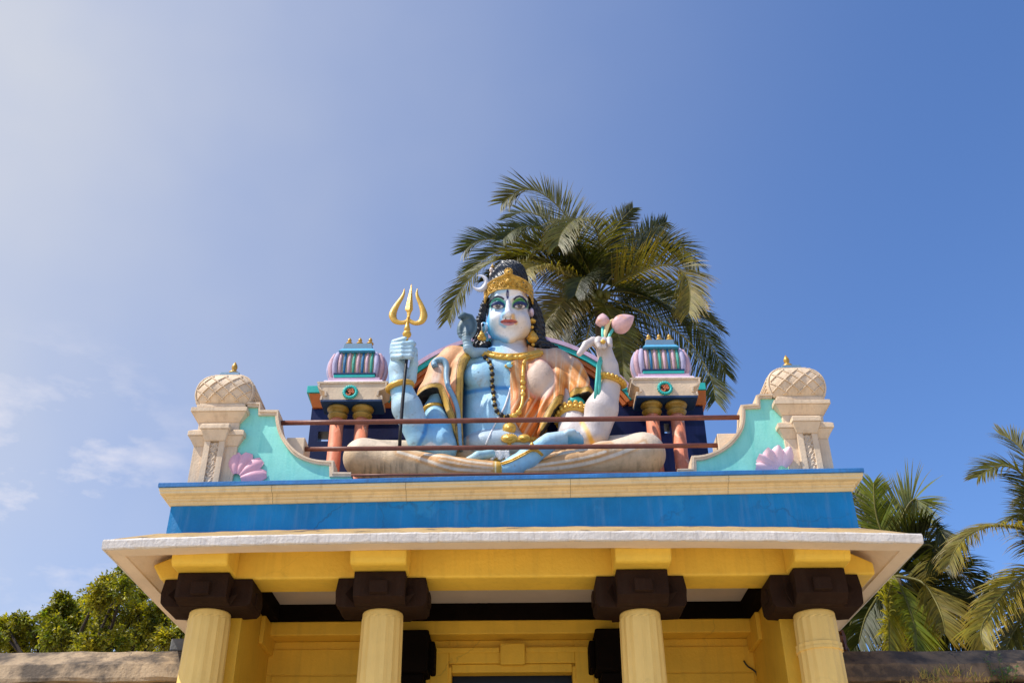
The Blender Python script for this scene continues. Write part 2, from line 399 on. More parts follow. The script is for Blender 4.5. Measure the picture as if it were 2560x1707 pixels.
# ---- compound walls beside the gate
def wall(x0, x1, rl, rr, mt, label, seed):
    w = empty('compound_wall', ((x0+x1)/2, .8, 0)); tag(w, label, 'wall', 'old walls either side of the gateway')
    zl, zr = zc(rl, .62, 0 if x0 < -3 else 2000), zc(rr, .62, 400 if x0 < -3 else 2560)
    zlo = .325
    rnd = random.Random(seed); n = 60; rs = []
    for k in range(n+1):
        t = k/n; x = x0+(x1-x0)*t; z = zl+(zr-zl)*t+rnd.uniform(-.008, .008)
        rs.append([(x, .62+rnd.uniform(-.01, .01), z), (x, .36, z-.19), (x, .30+rnd.uniform(-.012, .012), z-.33), (x, .31, z-.365+rnd.uniform(-.008, .008)), (x, 1.1, z-.365), (x, 1.1, z)])
    m = MB(); m.rings(rs, smooth=False); m.build('coping', mt, w)
    m = MB(); m.box(x0, x1, .38, 1.05, 0, min(zl, zr)-.366); m.build('wall_face', STONE_DK, w)
    return zl, zr
wall(-14, -3.03, 1624, 1628, STONE, 'old pale plastered wall with sloped coping and stains below the leafy tree', 1)
wall(3.06, 14, 1628, 1631, STONE_DK, 'dark weathered wall with sloped coping below the palm trees', 2)
a = at(427, 1624, .75); b = at(480, 1599, .75)
m = MB(); m.box(a[0], a[0]+.55, .70, 1.05, a[2]-.02, b[2]+.005)
o = m.build('stone_block', GREYST, None, bevel=.015); tag(o, 'grey stone block lying on the end of the pale wall beside the column', 'stone block')
# ================================================================== on the roof
BEIGE = paint('beige_plaster', (.70, .53, .36), .14, .65, .35, 3.5, .45, (.3, .2, .12), speck=.12)
BEIGE2 = paint('beige_relief', (.64, .50, .36), .2, .65, 1., 5, .2, (.25, .17, .1), fine=60)
AQUA = paint('aqua', (.26, .68, .57), .16, .55, .2, 1.6, .45, (.07, .48, .42), patch=.12, patchcol=(.27, .72, .62), speck=.3)
TEAL = paint('teal', (.03, .45, .40), .12, .5, .2, 3, .2)
PINK = paint('petal_pink', (.76, .40, .46), .12, .5, .2, 4, .1)
PINK_W = paint('petal_white', (.82, .56, .60), .15, .5, .2, 4, .1)
NAVY = paint('navy', (.002, .005, .050), .3, .4, .15, 1.2, .35, (.02, .035, .13))
ORANGE = paint('orange', (.62, .17, .035), .15, .5, .2, 4, .25, (.3, .08, .02))
PILLAR = paint('orange_pillar', (.66, .20, .10), .25, .55, .25, 5, .4, (.75, .42, .28), patch=.25, patchcol=(.72, .45, .30))
LILAC = paint('lilac', (.60, .42, .55), .12, .6, .2, 4, .2)
VIOLET = paint('violet', (.42, .38, .54), .15, .6, .5, 6, .1, fine=90)
RPINK = paint('rib_pink', (.60, .38, .43), .15, .6, .8, 6, .15, fine=70)
RBLUE = paint('rib_blue', (.015, .16, .34), .2, .55, .8, 6, .1, fine=70)
RGREEN = paint('rib_green', (.05, .36, .26), .2, .55, .8, 6, .1, fine=70)
SLATE = paint('slate_blue', (.11, .20, .29), .12, .6, .25, 4, .2)
SKYB = paint('sky_blue', (.09, .38, .60), .12, .6, .2, 4, .2)
GOLD = paint('gold_paint', (.52, .28, .035), .15, .34, .3, 6, .2, (.2, .1, .02), spec=.6, metal=.25)
GOLD_DK = paint('old_gold', (.34, .20, .03), .2, .4, .3, 5, .3, (.12, .06, .02), spec=.5, metal=.2)
MAROON = paint('maroon_pipe', (.17, .055, .035), .2, .45, .15, 6, .3, (.35, .12, .06))
TERRA = paint('terracotta', (.62, .17, .07), .1, .6, .2, 5)
DARKBR = paint('recess_brown', (.10, .04, .02), .1, .7, .1, 5)
ZR = zcap-.055

def mapper(ox, oy, k):
    """sketch coordinates of a photo crop -> (x,z) on plane y"""
    def f(a, b, y): p = at(ox+k*a, oy+k*b, y); return float(p[0]), float(p[2])
    return f
CL = mapper(440, 820, .2551); CRR = mapper(1550, 800, .26786)

FIN = [(.0, 0), (.075, .0), (.082, .012), (.055, .03), (.10, .075), (.118, .105), (.105, .14), (.05, .165), (.04, .185), (.055, .22), (.066, .26), (.058, .31), (.03, .365), (.008, .405), (0.001, .41)]

def wing(side):
    """corner post with bulbous top + stepped, swept wall running down towards the statue"""
    f = CL if side < 0 else CRR
    yf = -.20
    w = empty('parapet_wing', ((-3.05 if side < 0 else 3.1), 0, ZR))
    tag(w, 'aqua swept parapet wall with beige post and pink lotus, '+('on the leafy tree side' if side < 0 else 'on the palm side'), 'parapet', 'parapet wings at the roof corners')
    # x extents taken on the left wing's sketch; the right wing is its mirror image
    def X(a): 
        return f(a, 1200, yf)[0]
    cx = (f(344, 1470, yf)[0]-.008 if side < 0 else f(1790, 1390, yf)[0])
    s = side
    Z = (lambda b: CL(352, b, yf)[1]) if side < 0 else (lambda b: CL(352, b, yf)[1]+.035)
    yb = .32
    def ring(hw, y0, y1): return (cx-hw, cx+hw, y0, y1)
    P = MB()
    zb = ZR-.02
    hw = .228
    P.box(cx-hw, cx+hw, yf, yb, zb, Z(1160))                       # shaft
    P.box(cx-hw+.03, cx+hw-.03, yf-.004, yf, zb+.0, Z(1175))       # sunk-panel look: thin raised field
    for sx in (-1, 1):                                             # pilaster edges
        P.box(cx+sx*.075-.03, cx+sx*.075+.03, yf-.055, yf-.004, zb, Z(1128))
    post = P.build('post', BEIGE, w, bevel=.006)
    C1 = MB()      # capital of the shaft
    C1.frustum((cx-hw, cx+hw, yf-.001, yb), (cx-hw-.055, cx+hw+.055, yf-.055, yb+.05), Z(1160)+.001, Z(1075))
    C1.box(cx-hw-.066, cx+hw+.066, yf-.066, yb+.06, Z(1075)+.001, Z(1030))
    C1.frustum((cx-hw-.066, cx+hw+.066, yf-.066, yb+.06), (cx-hw-.02, cx+hw+.02, yf-.02, yb+.03), Z(1030)+.001, Z(1003))
    C1.frustum((cx-.105, cx+.105, yf-.066, yf+.1), (cx-.145, cx+.145, yf-.125, yf+.1), Z(1128), Z(1040))
    C1.box(cx-.152, cx+.152, yf-.135, yf+.1, Z(1040)+.001, Z(1000))
    C1.frustum((cx-.152, cx+.152, yf-.135, yf+.1), (cx-.14, cx+.14, yf-.11, yf+.1), Z(1000)+.001, Z(980))
    C1.build('post_capital', BEIGE, w, bevel=.007)
    R = MB(); rn = random.Random(5+s)
    n = 26; rr = []
    for k in range(n+1):                                           # carved scroll strip between the pilaster edges
        z = zb+(Z(1140)-zb)*k/n
        rr.append([(cx-.045+.09*j/4, yf-.022-.02*abs(math.sin(k*1.05+j*1.3))-rn.uniform(0, .008), z) for j in range(5)])
    R.rings(rr, closed=False, smooth=False); R.build('carved_strip', BEIGE2, w, fix=False)
    U = MB()       # upper stage and its cornice
    hu = .215
    U.box(cx-hu, cx+hu, yf-.01, yb+.02, Z(1003)-.02, Z(930))
    U.frustum((cx-hu, cx+hu, yf-.01, yb+.02), (cx-hu-.07, cx+hu+.07, yf-.08, yb+.08), Z(930)+.001, Z(852))
    U.box(cx-hu-.082, cx+hu+.082, yf-.09, yb+.09, Z(852)+.001, Z(812))
    U.frustum((cx-hu-.082, cx+hu+.082, yf-.09, yb+.09), (cx-hu-.045, cx+hu+.045, yf-.05, yb+.06), Z(812)+.001, Z(795))
    U.box(cx-hu-.04, cx+hu+.04, yf-.045, yb+.05, Z(795)+.001, Z(765))
    U.box(cx-hu-.02, cx+hu+.02, yf-.03, yb+.03, Z(765)+.001, Z(750))
    U.build('post_cornice', BEIGE, w, bevel=.006)
    # bulbous barrel top: pillowed front with a scalloped diamond lattice, ribs along the sides
    zb0, zt0 = Z(750), Z(478); H = zt0-zb0
    half = [(.262, 0), (.292, .12), (.312, .32), (.312, .52), (.295, .72), (.258, .88), (.218, .97), (.19, 1.0)]
    hp = catmull(half, 24); tt = [q[1] for q in hp]; aa = [q[0] for q in hp]
    prof = [(cx+a, zb0+.001+b*H) for a, b in hp]+[(cx-a, zb0+.001+b*H) for a, b in hp[::-1]]
    Dm = MB(); Dm.prism(prof, yf+.02, yf+.62)
    for k in range(9):
        a, b = hp[2+2*k]
        for sx in (-1, 1): Dm.tube([(cx+sx*(a+.001), yf+.05, zb0+b*H), (cx+sx*(a+.001), yf+.6, zb0+b*H)], .012, 6)
    dome = Dm.build('dome', BEIGE, w)
    def ysurf(x, t):
        a = float(np.interp(t, tt, aa)); q = min(1, abs(x-cx)/a)
        return yf+.020-.115*max(0, 1-q**2.6)**.75*max(0, math.sin(math.pi*min(1, .06+.88*t)))**.55
    Pn = MB(); rs = []
    for t in np.linspace(0, 1, 26):
        a = float(np.interp(t, tt, aa))
        rs.append([(cx+a*u, ysurf(cx+a*u, t), zb0+.001+t*H) for u in np.linspace(-1, 1, 27)])
    Pn.rings(rs, closed=False); Pn.build('lattice_panel', BEIGE, dome, fix=False)
    Lm = MB(); dx = .150
    def run_(pts, r):
        if len(pts) > 4: Lm.tube(pts, r, 5)
    for sg in (-1, 1):
        for c in range(-6, 7):
            run = []
            for k in range(90):
                t = k/89; x = cx+c*dx+sg*(t-.5)*H*1.12+.007*abs(math.sin(k*.62)); a = float(np.interp(t, tt, aa))
                if .05 < t < .95 and abs(x-cx) < a*.93: run.append((x, ysurf(x, t)-.004-.003*abs(math.sin(k*.62)), zb0+H*t))
                else: run_(run, .0075); run = []
            run_(run, .0075)
    for q_ in (.965,):
        Lm.tube([(cx+q_*a, ysurf(cx+q_*a, t)-.006, zb0+H*t) for a, t in zip(aa, tt)], .012, 6); Lm.tube([(cx-q_*a, ysurf(cx-q_*a, t)-.006, zb0+H*t) for a, t in zip(aa, tt)], .012, 6)
    Lm.build('lattice', BEIGE, dome, fix=False)
    T = MB(); T.box(cx-.185, cx+.185, yf+.0, yf+.5, zt0+.002, Z(462)); T.box(cx-.15, cx+.15, yf+.03, yf+.46, Z(462)+.001, Z(442))
    T.build('dome_step', BEIGE, dome, bevel=.005)
    B = MB(); B.frustum((cx-.115, cx+.115, yf+.05, yf+.42), (cx-.10, cx+.10, yf+.065, yf+.40), Z(442)+.001, Z(402)); B.build('finial_base', SLATE, dome, bevel=.005)
    zt = Z(402)+.002
    h = Z(245)-Z(402); F = MB(); F.lathe([(r*.50, z*h/.41) for r, z in FIN], (cx, yf+.2, zt), 20); F.build('finial', GOLD, w)

    # swept wall: coping outline from the sketch (left), mirrored sketch (right)
    if side < 0:
        outer = [(700, 725), (830, 726), (829, 798), (1004, 800)]+[tuple(q) for q in catmull([(1006, 800), (1012, 905), (1040, 1010), (1098, 1115), (1180, 1200), (1290, 1265), (1420, 1292), (1548, 1295)], 26)]+[(1551, 1408), (1717, 1410)]
        inner = [(700, 770), (806, 771), (805, 850), (968, 851)]+[tuple(q) for q in catmull([(970, 852), (978, 935), (1010, 1045), (1070, 1145), (1150, 1235), (1250, 1290), (1380, 1328), (1500, 1340)], 26)]+[(1502, 1452), (1717, 1452)]
        o2 = [f(a, b, yf+.0) for a, b in outer]; i2 = [f(a, b, yf+.0) for a, b in inner]
    else:
        outer = [(1420, 688), (1297, 690), (1270, 700), (1272, 778), (1130, 790)]+[tuple(q) for q in catmull([(1126, 790), (1130, 880), (1118, 985), (1070, 1070), (1000, 1145), (900, 1215), (780, 1255), (668, 1264)], 26)]+[(660, 1385), (535, 1388)]
        inner = [(1420, 725), (1310, 727), (1308, 740), (1312, 818), (1172, 824)]+[tuple(q) for q in catmull([(1168, 828), (1172, 900), (1155, 1005), (1100, 1100), (1030, 1175), (930, 1240), (800, 1295), (712, 1305)], 26)]+[(715, 1408), (535, 1412)]
        o2 = [f(a, b, yf+.0) for a, b in outer]; i2 = [f(a, b, yf+.0) for a, b in inner]
    zend = ZR-.01
    A = MB(); A.prism(i2+[(i2[-1][0], zend), (cx, zend), (cx, i2[0][1])], yf+.03, yf+.20)
    A.build('wall_panel', AQUA, w)
    K = MB(); n = len(o2)
    for k in range(n-1):
        q = [o2[k], o2[k+1], i2[k+1], i2[k]]
        v = [(x, yf, z) for x, z in q]+[(x, yf+.235, z) for x, z in q]
        K.add(v, [(0, 1, 2, 3), (4, 7, 6, 5), (0, 4, 5, 1), (3, 2, 6, 7)])
    # second, thinner fillet on the face of the coping
    for k in range(n-1):
        mid = lambda a, b, t: (a[0]+(b[0]-a[0])*t, a[1]+(b[1]-a[1])*t)
        q = [mid(o2[k], i2[k], .12), mid(o2[k+1], i2[k+1], .12), mid(o2[k+1], i2[k+1], .52), mid(o2[k], i2[k], .52)]
        v = [(x, yf-.012, z) for x, z in q]+[(x, yf, z) for x, z in q]
        K.add(v, [(0, 1, 2, 3), (0, 4, 5, 1), (3, 2, 6, 7)])
    K.build('coping', BEIGE, w)
    # block behind the sweep that takes the lower rail
    if side < 0: a, b = f(1095, 1092, -.04), f(1258, 1230, -.04)
    else: a, b = f(1075, 1075, -.04), f(912, 1188, -.04)
    Bk = MB(); Bk.box(min(a[0], b[0]), max(a[0], b[0]), -.09, .22, ZR-.01, a[1]); Bk.build('rail_block', BEIGE, w, bevel=.008)
    # half lotus in relief against the post
    Lt = MB()
    if side < 0:
        c0 = f(585, 1475, yf); pets = [(100, 62, .255), (72, 60, .26), (42, 58, .27), (10, 52, .26)]
        for ang, wd, ln in pets:
            a = math.radians(ang); ux, uz = math.cos(a), math.sin(a)
            rs = []
            for t in np.linspace(0, 1, 12):
                wv = .066*(math.sin(math.pi*min(1, .12+t*.80)**1.3)**.8)+.012; d = .05+ln*t
                bul = .055*math.sin(math.pi*min(1, .2+.8*t))+.012
                rs.append([(c0[0]+ux*d-uz*wv*q, yf+.028-bul*(1-.75*q*q)-.010*(abs(q) > .8), c0[1]+uz*d+ux*wv*q) for q in np.linspace(-1, 1, 9)])
            Lt.rings(rs, closed=False)
        Lt.build('lotus_relief', PINK, w, fix=False)
    else:
        c0 = f(1508, 1404, yf)
        for ang, ln in ((95, .20), (66, .20), (123, .21), (150, .23), (176, .24)):
            a = math.radians(ang); ux, uz = math.cos(a), math.sin(a); rs = []
            for t in np.linspace(0, 1, 12):
                wv = .066*(math.sin(math.pi*min(1, .12+t*.78)**1.2)**.7)+.01; d = .04+ln*t
                cup = .05+.09*t
                rs.append([(c0[0]+ux*d-uz*wv*q, yf+.02-cup*(1-.6*q*q)+.05*max(0, t-.75), c0[1]+uz*d+ux*wv*q) for q in np.linspace(-1, 1, 9)])
            Lt.rings(rs, closed=False)
        Lt.build('lotus_relief', PINK_W, w, fix=False)
    return w
wing(-1); wing(1)

# ---------------------------------------------------------------- rails
def rail(a, b, r, y, label):
    p, q = at(*a, y), at(*b, y)
    m = MB(); m.tube([p+(q-p)*t for t in np.linspace(0, 1, 9)], r, 14)
    o = m.build('rail', MAROON); tag(o, label, 'rail', 'metal rails across the roof front'); return o
rail((704, 1057), (1848, 1043), .027, -.10, 'upper maroon metal pipe rail across the chest-high front of the statue')
rail((758, 1122.5), (1797, 1113), .025, -.04, 'middle maroon metal pipe rail crossing the statue at its knees')
rail((878, 1187.5), (1700, 1181), .012, -.27, 'thin reddish rod lying along the roof edge under the statue')

# ---------------------------------------------------------------- painted backdrop with arch
YBK = 1.22
SA = mapper(840, 620, .3699)
bk = empty('backdrop_wall', (0, YBK, ZR)); tag(bk, 'dark navy backdrop wall with round orange and teal arch behind the statue', 'backdrop')
xl = at(771, 1100, YBK)[0]; xr = at(1767, 1100, YBK)[0]
zs = float(at(1280, 1000, YBK)[2])
hl = [at(440+.2551*a, 820+.2551*b, YBK) for a, b in ((1395, 1012), (1490, 1108))]
hr = [at(1550+.26786*a, 800+.26786*b, YBK) for a, b in ((408, 965), (470, 1055))]
m = MB()
xs = [xl, hl[0][0], hl[1][0], hr[0][0], hr[1][0], xr]
for i in range(5):
    if i in (1, 3):
        h = hl if i == 1 else hr
        m.box(xs[i], xs[i+1], YBK, YBK+.22, ZR, h[1][2]); m.box(xs[i], xs[i+1], YBK, YBK+.22, h[0][2], zs)
    else: m.box(xs[i], xs[i+1], YBK, YBK+.22, ZR, zs)
ac = SA(1178, 1664, YBK); scl = SA(1278, 1664, YBK)[0]-ac[0]
RA = 10.53*scl
th = [math.acos(max(-1, min(1, (zs-ac[1])/RA)))]
arc = np.linspace(-1.15, 1.15, 61)
cen = (ac[0], float(SA(1178, 611, YBK)[1])-RA)
t0 = math.acos((zs-cen[1])/RA)
arc = np.linspace(-t0, t0, 61)
def arcpts(r): return [(cen[0]+r*math.sin(t), cen[1]+r*math.cos(t)) for t in arc]
m.prism(arcpts(RA-.10), YBK+.003, YBK+.217)
m.build('wall_panel', NAVY, bk)
def band(r0, r1, y0, y1, nm, mt):
    q = MB(); a, b = arcpts(r0), arcpts(r1); rs = []
    for (x0, z0), (x1, z1) in zip(a, b): rs.append([(x0, y0, z0), (x1, y0, z1), (x1, y1, z1), (x0, y1, z0)])
    q.rings(rs, smooth=False); return q.build(nm, mt, bk)
band(RA-.055, RA, YBK-.13, YBK+.22, 'arch_edge', LILAC)
band(RA-.115, RA-.056, YBK-.11, YBK+.2, 'arch_band', TEAL)
q = MB()
a_, b_ = None, None
o = band(RA-.165, RA-.116, YBK-.08, YBK+.15, 'arch_moulding', ORANGE)
o = band(RA-.215, RA-.166, YBK-.045, YBK+.12, 'arch_moulding', ORANGE)
zt_, zm_, zl_ = [float(at(1280, v, YBK-.1)[2]) for v in (962, 979, 1006)]
xin = RA*math.sin(t0)-.16
for x0, x1 in ((xl-.04, cen[0]-xin), (cen[0]+xin, xr+.04)):
    m = MB(); m.box(x0-.02, x1, YBK-.12, YBK+.30, zm_+.001, zt_); m.build('shoulder_band', TEAL, bk, bevel=.004)
    m = MB(); m.frustum((x0+.05, x1, YBK-.03, YBK+.26), (x0, x1, YBK-.10, YBK+.28), zl_-.01, zm_); m.build('shoulder_moulding', ORANGE, bk, bevel=.004)

# ---------------------------------------------------------------- miniature pavilions
CPV = mapper(780, 820, .22965)
YP = .58
def pavilion():
    cx = CPV(434, 700, YP)[0]
    p = empty('miniature_pavilion', (cx, YP, ZR))
    Z = lambda b, y=YP: CPV(440, b, y)[1]
    X = lambda a, b=700, y=YP: CPV(a, b, y)[0]
    for a in (285, 553):
        yc = YP+.15; x = X(a, 900, yc)
        m = MB(); z1 = Z(1000, yc); r = .079
        m.lathe([(r*1.02, ZR-.01), (r, ZR+.3), (r*.985, z1)], (x, yc, 0), 24)
        c = m.build('pillar', PILLAR, p)
        ztop_ = Z(803, YP)-.004; h = ztop_-z1; k = .118
        pr = [(.7, 0), (.76, .02), (.72, .05), (.80, .08), (.86, .10), (.82, .14), (.90, .20), (.97, .28), (.96, .36), (.86, .42), (.70, .45), (.68, .50), (.78, .54), (.78, .58), (.92, .66), (1.06, .76), (1.10, .86), (1.02, .96), (.98, 1.0)]
        m = MB(); m.lathe([(k*q, z1+.001+t*h) for q, t in pr], (x, yc, 0), 28); m.build('pillar_capital', GOLD_DK, c)
    # entablature board with curled bracket ends
    zt0, zb0 = Z(585), Z(780)
    prof = [(55, 587), (70, 610), (62, 640), (92, 670), (112, 680), (140, 690), (140, 738), (95, 742), (86, 780)]
    L_ = [(X(a, b), Z(b)) for a, b in prof]; R_ = [(2*cx-x, z) for x, z in L_]
    m = MB(); m.prism(L_+R_[::-1], YP, YP+.32)
    e = m.build('entablature', BEIGE, p, bevel=.004)
    m = MB()
    for sd in (L_, R_):
        for k in range(len(sd)-1):
            (x0, z0), (x1, z1) = sd[k], sd[k+1]; s = .022 if x0 < cx else -.022
            v = [(x0, YP-.014, z0), (x1, YP-.014, z1), (x1+s, YP-.014, z1), (x0+s, YP-.014, z0)]
            v += [(x, YP-.001, z) for x, _, z in v]
            m.add(v, [(0, 1, 2, 3), (0, 4, 5, 1), (3, 2, 6, 7)])
    m.box(L_[0][0]+.02, R_[0][0]-.02, YP-.014, YP-.001, zt0-.022, zt0)
    m.build('edge_fillet', LILAC if False else BEIGE2, e, fix=True)
    m = MB(); m.box(X(92, 790), 2*cx-X(92, 790), YP-.012, YP+.31, Z(804), Z(781)); m.build('soffit_board', paint('soffit_navy', (.012, .04, .11), .2), p, bevel=.004)
    # medallion: toothed teal ring, terracotta scroll
    zc_ = Z(703); xm = X(418, 703); md = MB()
    rs = []
    for k in range(73):
        a = 2*math.pi*k/72; t = 1+.06*(1 if (k % 4) < 2 else -1)
        rs.append([(xm+r*(t if i in (3, 4) else 1)*math.cos(a), YP-y, zc_+r*(t if i in (3, 4) else 1)*math.sin(a)) for i, (r, y) in enumerate(((.056, .005), (.057, .026), (.070, .032), (.086, .026), (.086, .002)))])
    md.rings(rs, closed=False, caps=False); md_ = md.build('medallion', TEAL, p, fix=True)
    b = MB(); b.lathe([(.0, 0), (.057, 0), (.057, .008), (0, .008)], (0, 0, 0), 24)
    b.v = [(xm+x, YP-.002-z, zc_+y) for x, y, z in b.v]; b.build('disc', DARKBR, md_)
    g = MB(); S = .058
    def stroke(pts, r=.0095):
        g.tube([(xm+S*a, YP-.016, zc_+S*b_) for a, b_ in catmull(pts, max(8, 5*len(pts)))], r, 6)
    stroke([(-.62, .38), (-.40, .62), (-.08, .55), (-.05, .25), (-.30, .08), (-.02, -.08), (.02, -.42), (-.28, -.68), (-.62, -.55), (-.74, -.25)])
    stroke([(-.08, .05), (.22, .10), (.42, -.12), (.66, -.14), (.72, .14), (.52, .30), (.40, .12)])
    stroke([(.05, .72), (.28, .50), (.56, .60), (.64, .78)], .009)
    g.ball((xm+S*.34, YP-.016, zc_+S*.80), .010, 8, 5)
    g.build('scroll_sign', TERRA, md_)
    # mouldings under the barrel
    zb = Z(534, YP+.055)
    m = MB(); m.frustum((X(100), 2*cx-X(100), YP+.0, YP+.33), (X(118), 2*cx-X(118), YP+.03, YP+.32), zt0+.001, Z(560, YP+.02)); m.build('plinth_moulding', paint('pink_white', (.72, .56, .62), .1), p, bevel=.005)
    m = MB(); m.box(X(150), 2*cx-X(150), YP+.06, YP+.34, Z(560, YP+.02)+.001, zb-.001); m.build('plinth_step', LILAC, p, bevel=.005)
    # barrel with rounded ribs
    zb, zt = Z(534, YP+.055), Z(252, YP+.085); H = zt-zb
    hw = X(434+245)-cx; ym = YP+.235
    def bulge(t): return float(np.interp(t, (0, .1, .3, .52, .74, .9, 1), (.108, .122, .148, .158, .148, .124, .110)))
    w0 = hw-.075
    m = MB(); rs = []
    for t in np.linspace(0, 1, 15):
        r = bulge(t)-.016; e = []
        for q in range(17): a = math.pi*q/16; e.append((cx+w0+r*math.sin(a), ym-r*math.cos(a), zb+.001+t*H))
        for q in range(17): a = math.pi+math.pi*q/16; e.append((cx-w0+r*math.sin(a), ym-r*math.cos(a), zb+.001+t*H))
        rs.append(e)
    m.rings(rs); d = m.build('barrel', BEIGE, p)
    seq = [RPINK, RBLUE, RPINK, RGREEN, RPINK, RBLUE, RPINK, RGREEN]
    ts = np.linspace(.13, .985, 13)
    for j in range(8):
        x = cx+w0*(-1.0+2.0*j/7); r = .0205 if j % 2 == 0 else .0175
        m = MB(); m.tube([(x, ym-bulge(t)+.008, zb+t*H) for t in ts], [r*(.6+.4*math.sin(math.pi*(.04+.92*i/12))**.5) for i in range(13)], 10)
        m.build('rib', seq[j], d)
    for sx in (-1, 1):
        for j in range(6):
            a = math.radians(24+27*j); mt = (VIOLET, RPINK)[j % 2]
            m = MB(); m.tube([(cx+sx*(w0+(bulge(t)-.006)*math.sin(a)), ym-(bulge(t)-.006)*math.cos(a), zb+t*H) for t in np.linspace(.0, 1, 13)], [.034*(.62+.38*math.sin(math.pi*(.04+.92*i/12))**.5) for i in range(13)], 8)
            m.build('side_rib', mt, d)
    m = MB(); m.box(cx-hw*.93, cx+hw*.93, YP+.055, YP+.115, zb+.002, zb+.105*H); m.build('base_band', TEAL, d, bevel=.005)
    m = MB(); m.box(cx-hw*.95, cx+hw*.95, YP+.05, YP+.115, zb+.107*H, zb+.15*H); m.build('navy_line', paint('navy_line', (.01, .03, .10), .1), d)
    # top: sky-blue slope and slate block with three finials
    m = MB(); m.frustum((X(228), 2*cx-X(228), YP+.07, YP+.40), (X(262), 2*cx-X(262), YP+.10, YP+.37), zt+.002, Z(222, YP+.10)); m.build('top_slope', SKYB, p, bevel=.004)
    m = MB(); m.frustum((X(266), 2*cx-X(266), YP+.11, YP+.36), (X(279), 2*cx-X(279), YP+.13, YP+.34), Z(222, YP+.10)+.001, Z(165, YP+.125)); m.build('top_block', SLATE, p, bevel=.004)
    zf = Z(165, YP+.125)+.001
    for a in (-118, 2, 119):
        m = MB(); h = .125
        m.lathe([(r*.38, z*h/.41) for r, z in FIN], (cx+(X(440+a)-cx)-.0, YP+.2, zf), 18); m.build('finial', GOLD, p)
    return p, cx
pv, pcx = pavilion()
G_ = 'miniature pavilions either side of the statue'
tag(pv, 'miniature pavilion with ribbed barrel top and two orange pillars, standing by the raised trident', 'pavilion', G_)
xr_ = at(1550+.26786*420, 800+.26786*655, YP)[0]
pv2 = copy_tree(pv, None, (xr_-(pcx+(CPV(418, 703, YP)[0]-pcx)), 0, .02))
tag(pv2, 'miniature pavilion with ribbed barrel top and two orange pillars, standing by the lotus buds', 'pavilion', G_)
# ================================================================== vegetation
def leafmat(name, rough=.42, trans=.25, spec=.5):
    m = bpy.data.materials.new(name); m.use_nodes = True; t = m.node_tree
    b = t.nodes['Principled BSDF']; b.inputs['Roughness'].default_value = rough; b.inputs['Specular IOR Level'].default_value = spec
    a = _n(t, 'ShaderNodeAttribute', attribute_name='Col')
    ge = _n(t, 'ShaderNodeNewGeometry'); q = _n(t, 'ShaderNodeTexNoise'); q.inputs['Scale'].default_value = 3.; t.links.new(ge.outputs['Position'], q.inputs['Vector'])
    r = _n(t, 'ShaderNodeMapRange'); r.inputs[1].default_value = .3; r.inputs[2].default_value = .7; r.inputs[3].default_value = .75; r.inputs[4].default_value = 1.25; t.links.new(q.outputs[0], r.inputs[0])
    mx_ = _n(t, 'ShaderNodeMix', data_type='RGBA', blend_type='MULTIPLY'); mx_.inputs[0].default_value = 1
    t.links.new(a.outputs['Color'], mx_.inputs[6]); t.links.new(r.outputs[0], mx_.inputs[7]); t.links.new(mx_.outputs[2], b.inputs['Base Color'])
    tr = _n(t, 'ShaderNodeBsdfTranslucent'); ms = _n(t, 'ShaderNodeMixShader'); ms.inputs[0].default_value = trans
    h = _n(t, 'ShaderNodeMix', data_type='RGBA', blend_type='MULTIPLY'); h.inputs[0].default_value = 1; h.inputs[7].default_value = (2.0, 1.9, .7, 1)
    t.links.new(mx_.outputs[2], h.inputs[6]); t.links.new(h.outputs[2], tr.inputs[0])
    t.links.new(b.outputs[0], ms.inputs[1]); t.links.new(tr.outputs[0], ms.inputs[2])
    t.links.new(ms.outputs[0], t.nodes['Material Output'].inputs[0]); return m
PALM = leafmat('palm_leaf', .48, .36, .35)
LEAF = leafmat('broad_leaf', .42, .40)
BARK = paint('bark', (.12, .09, .06), .35, .85, .8, 3, .3)
NUT = paint('coconut_green', (.16, .15, .03), .25, .45, .1, 6)
RND = random.Random(11)

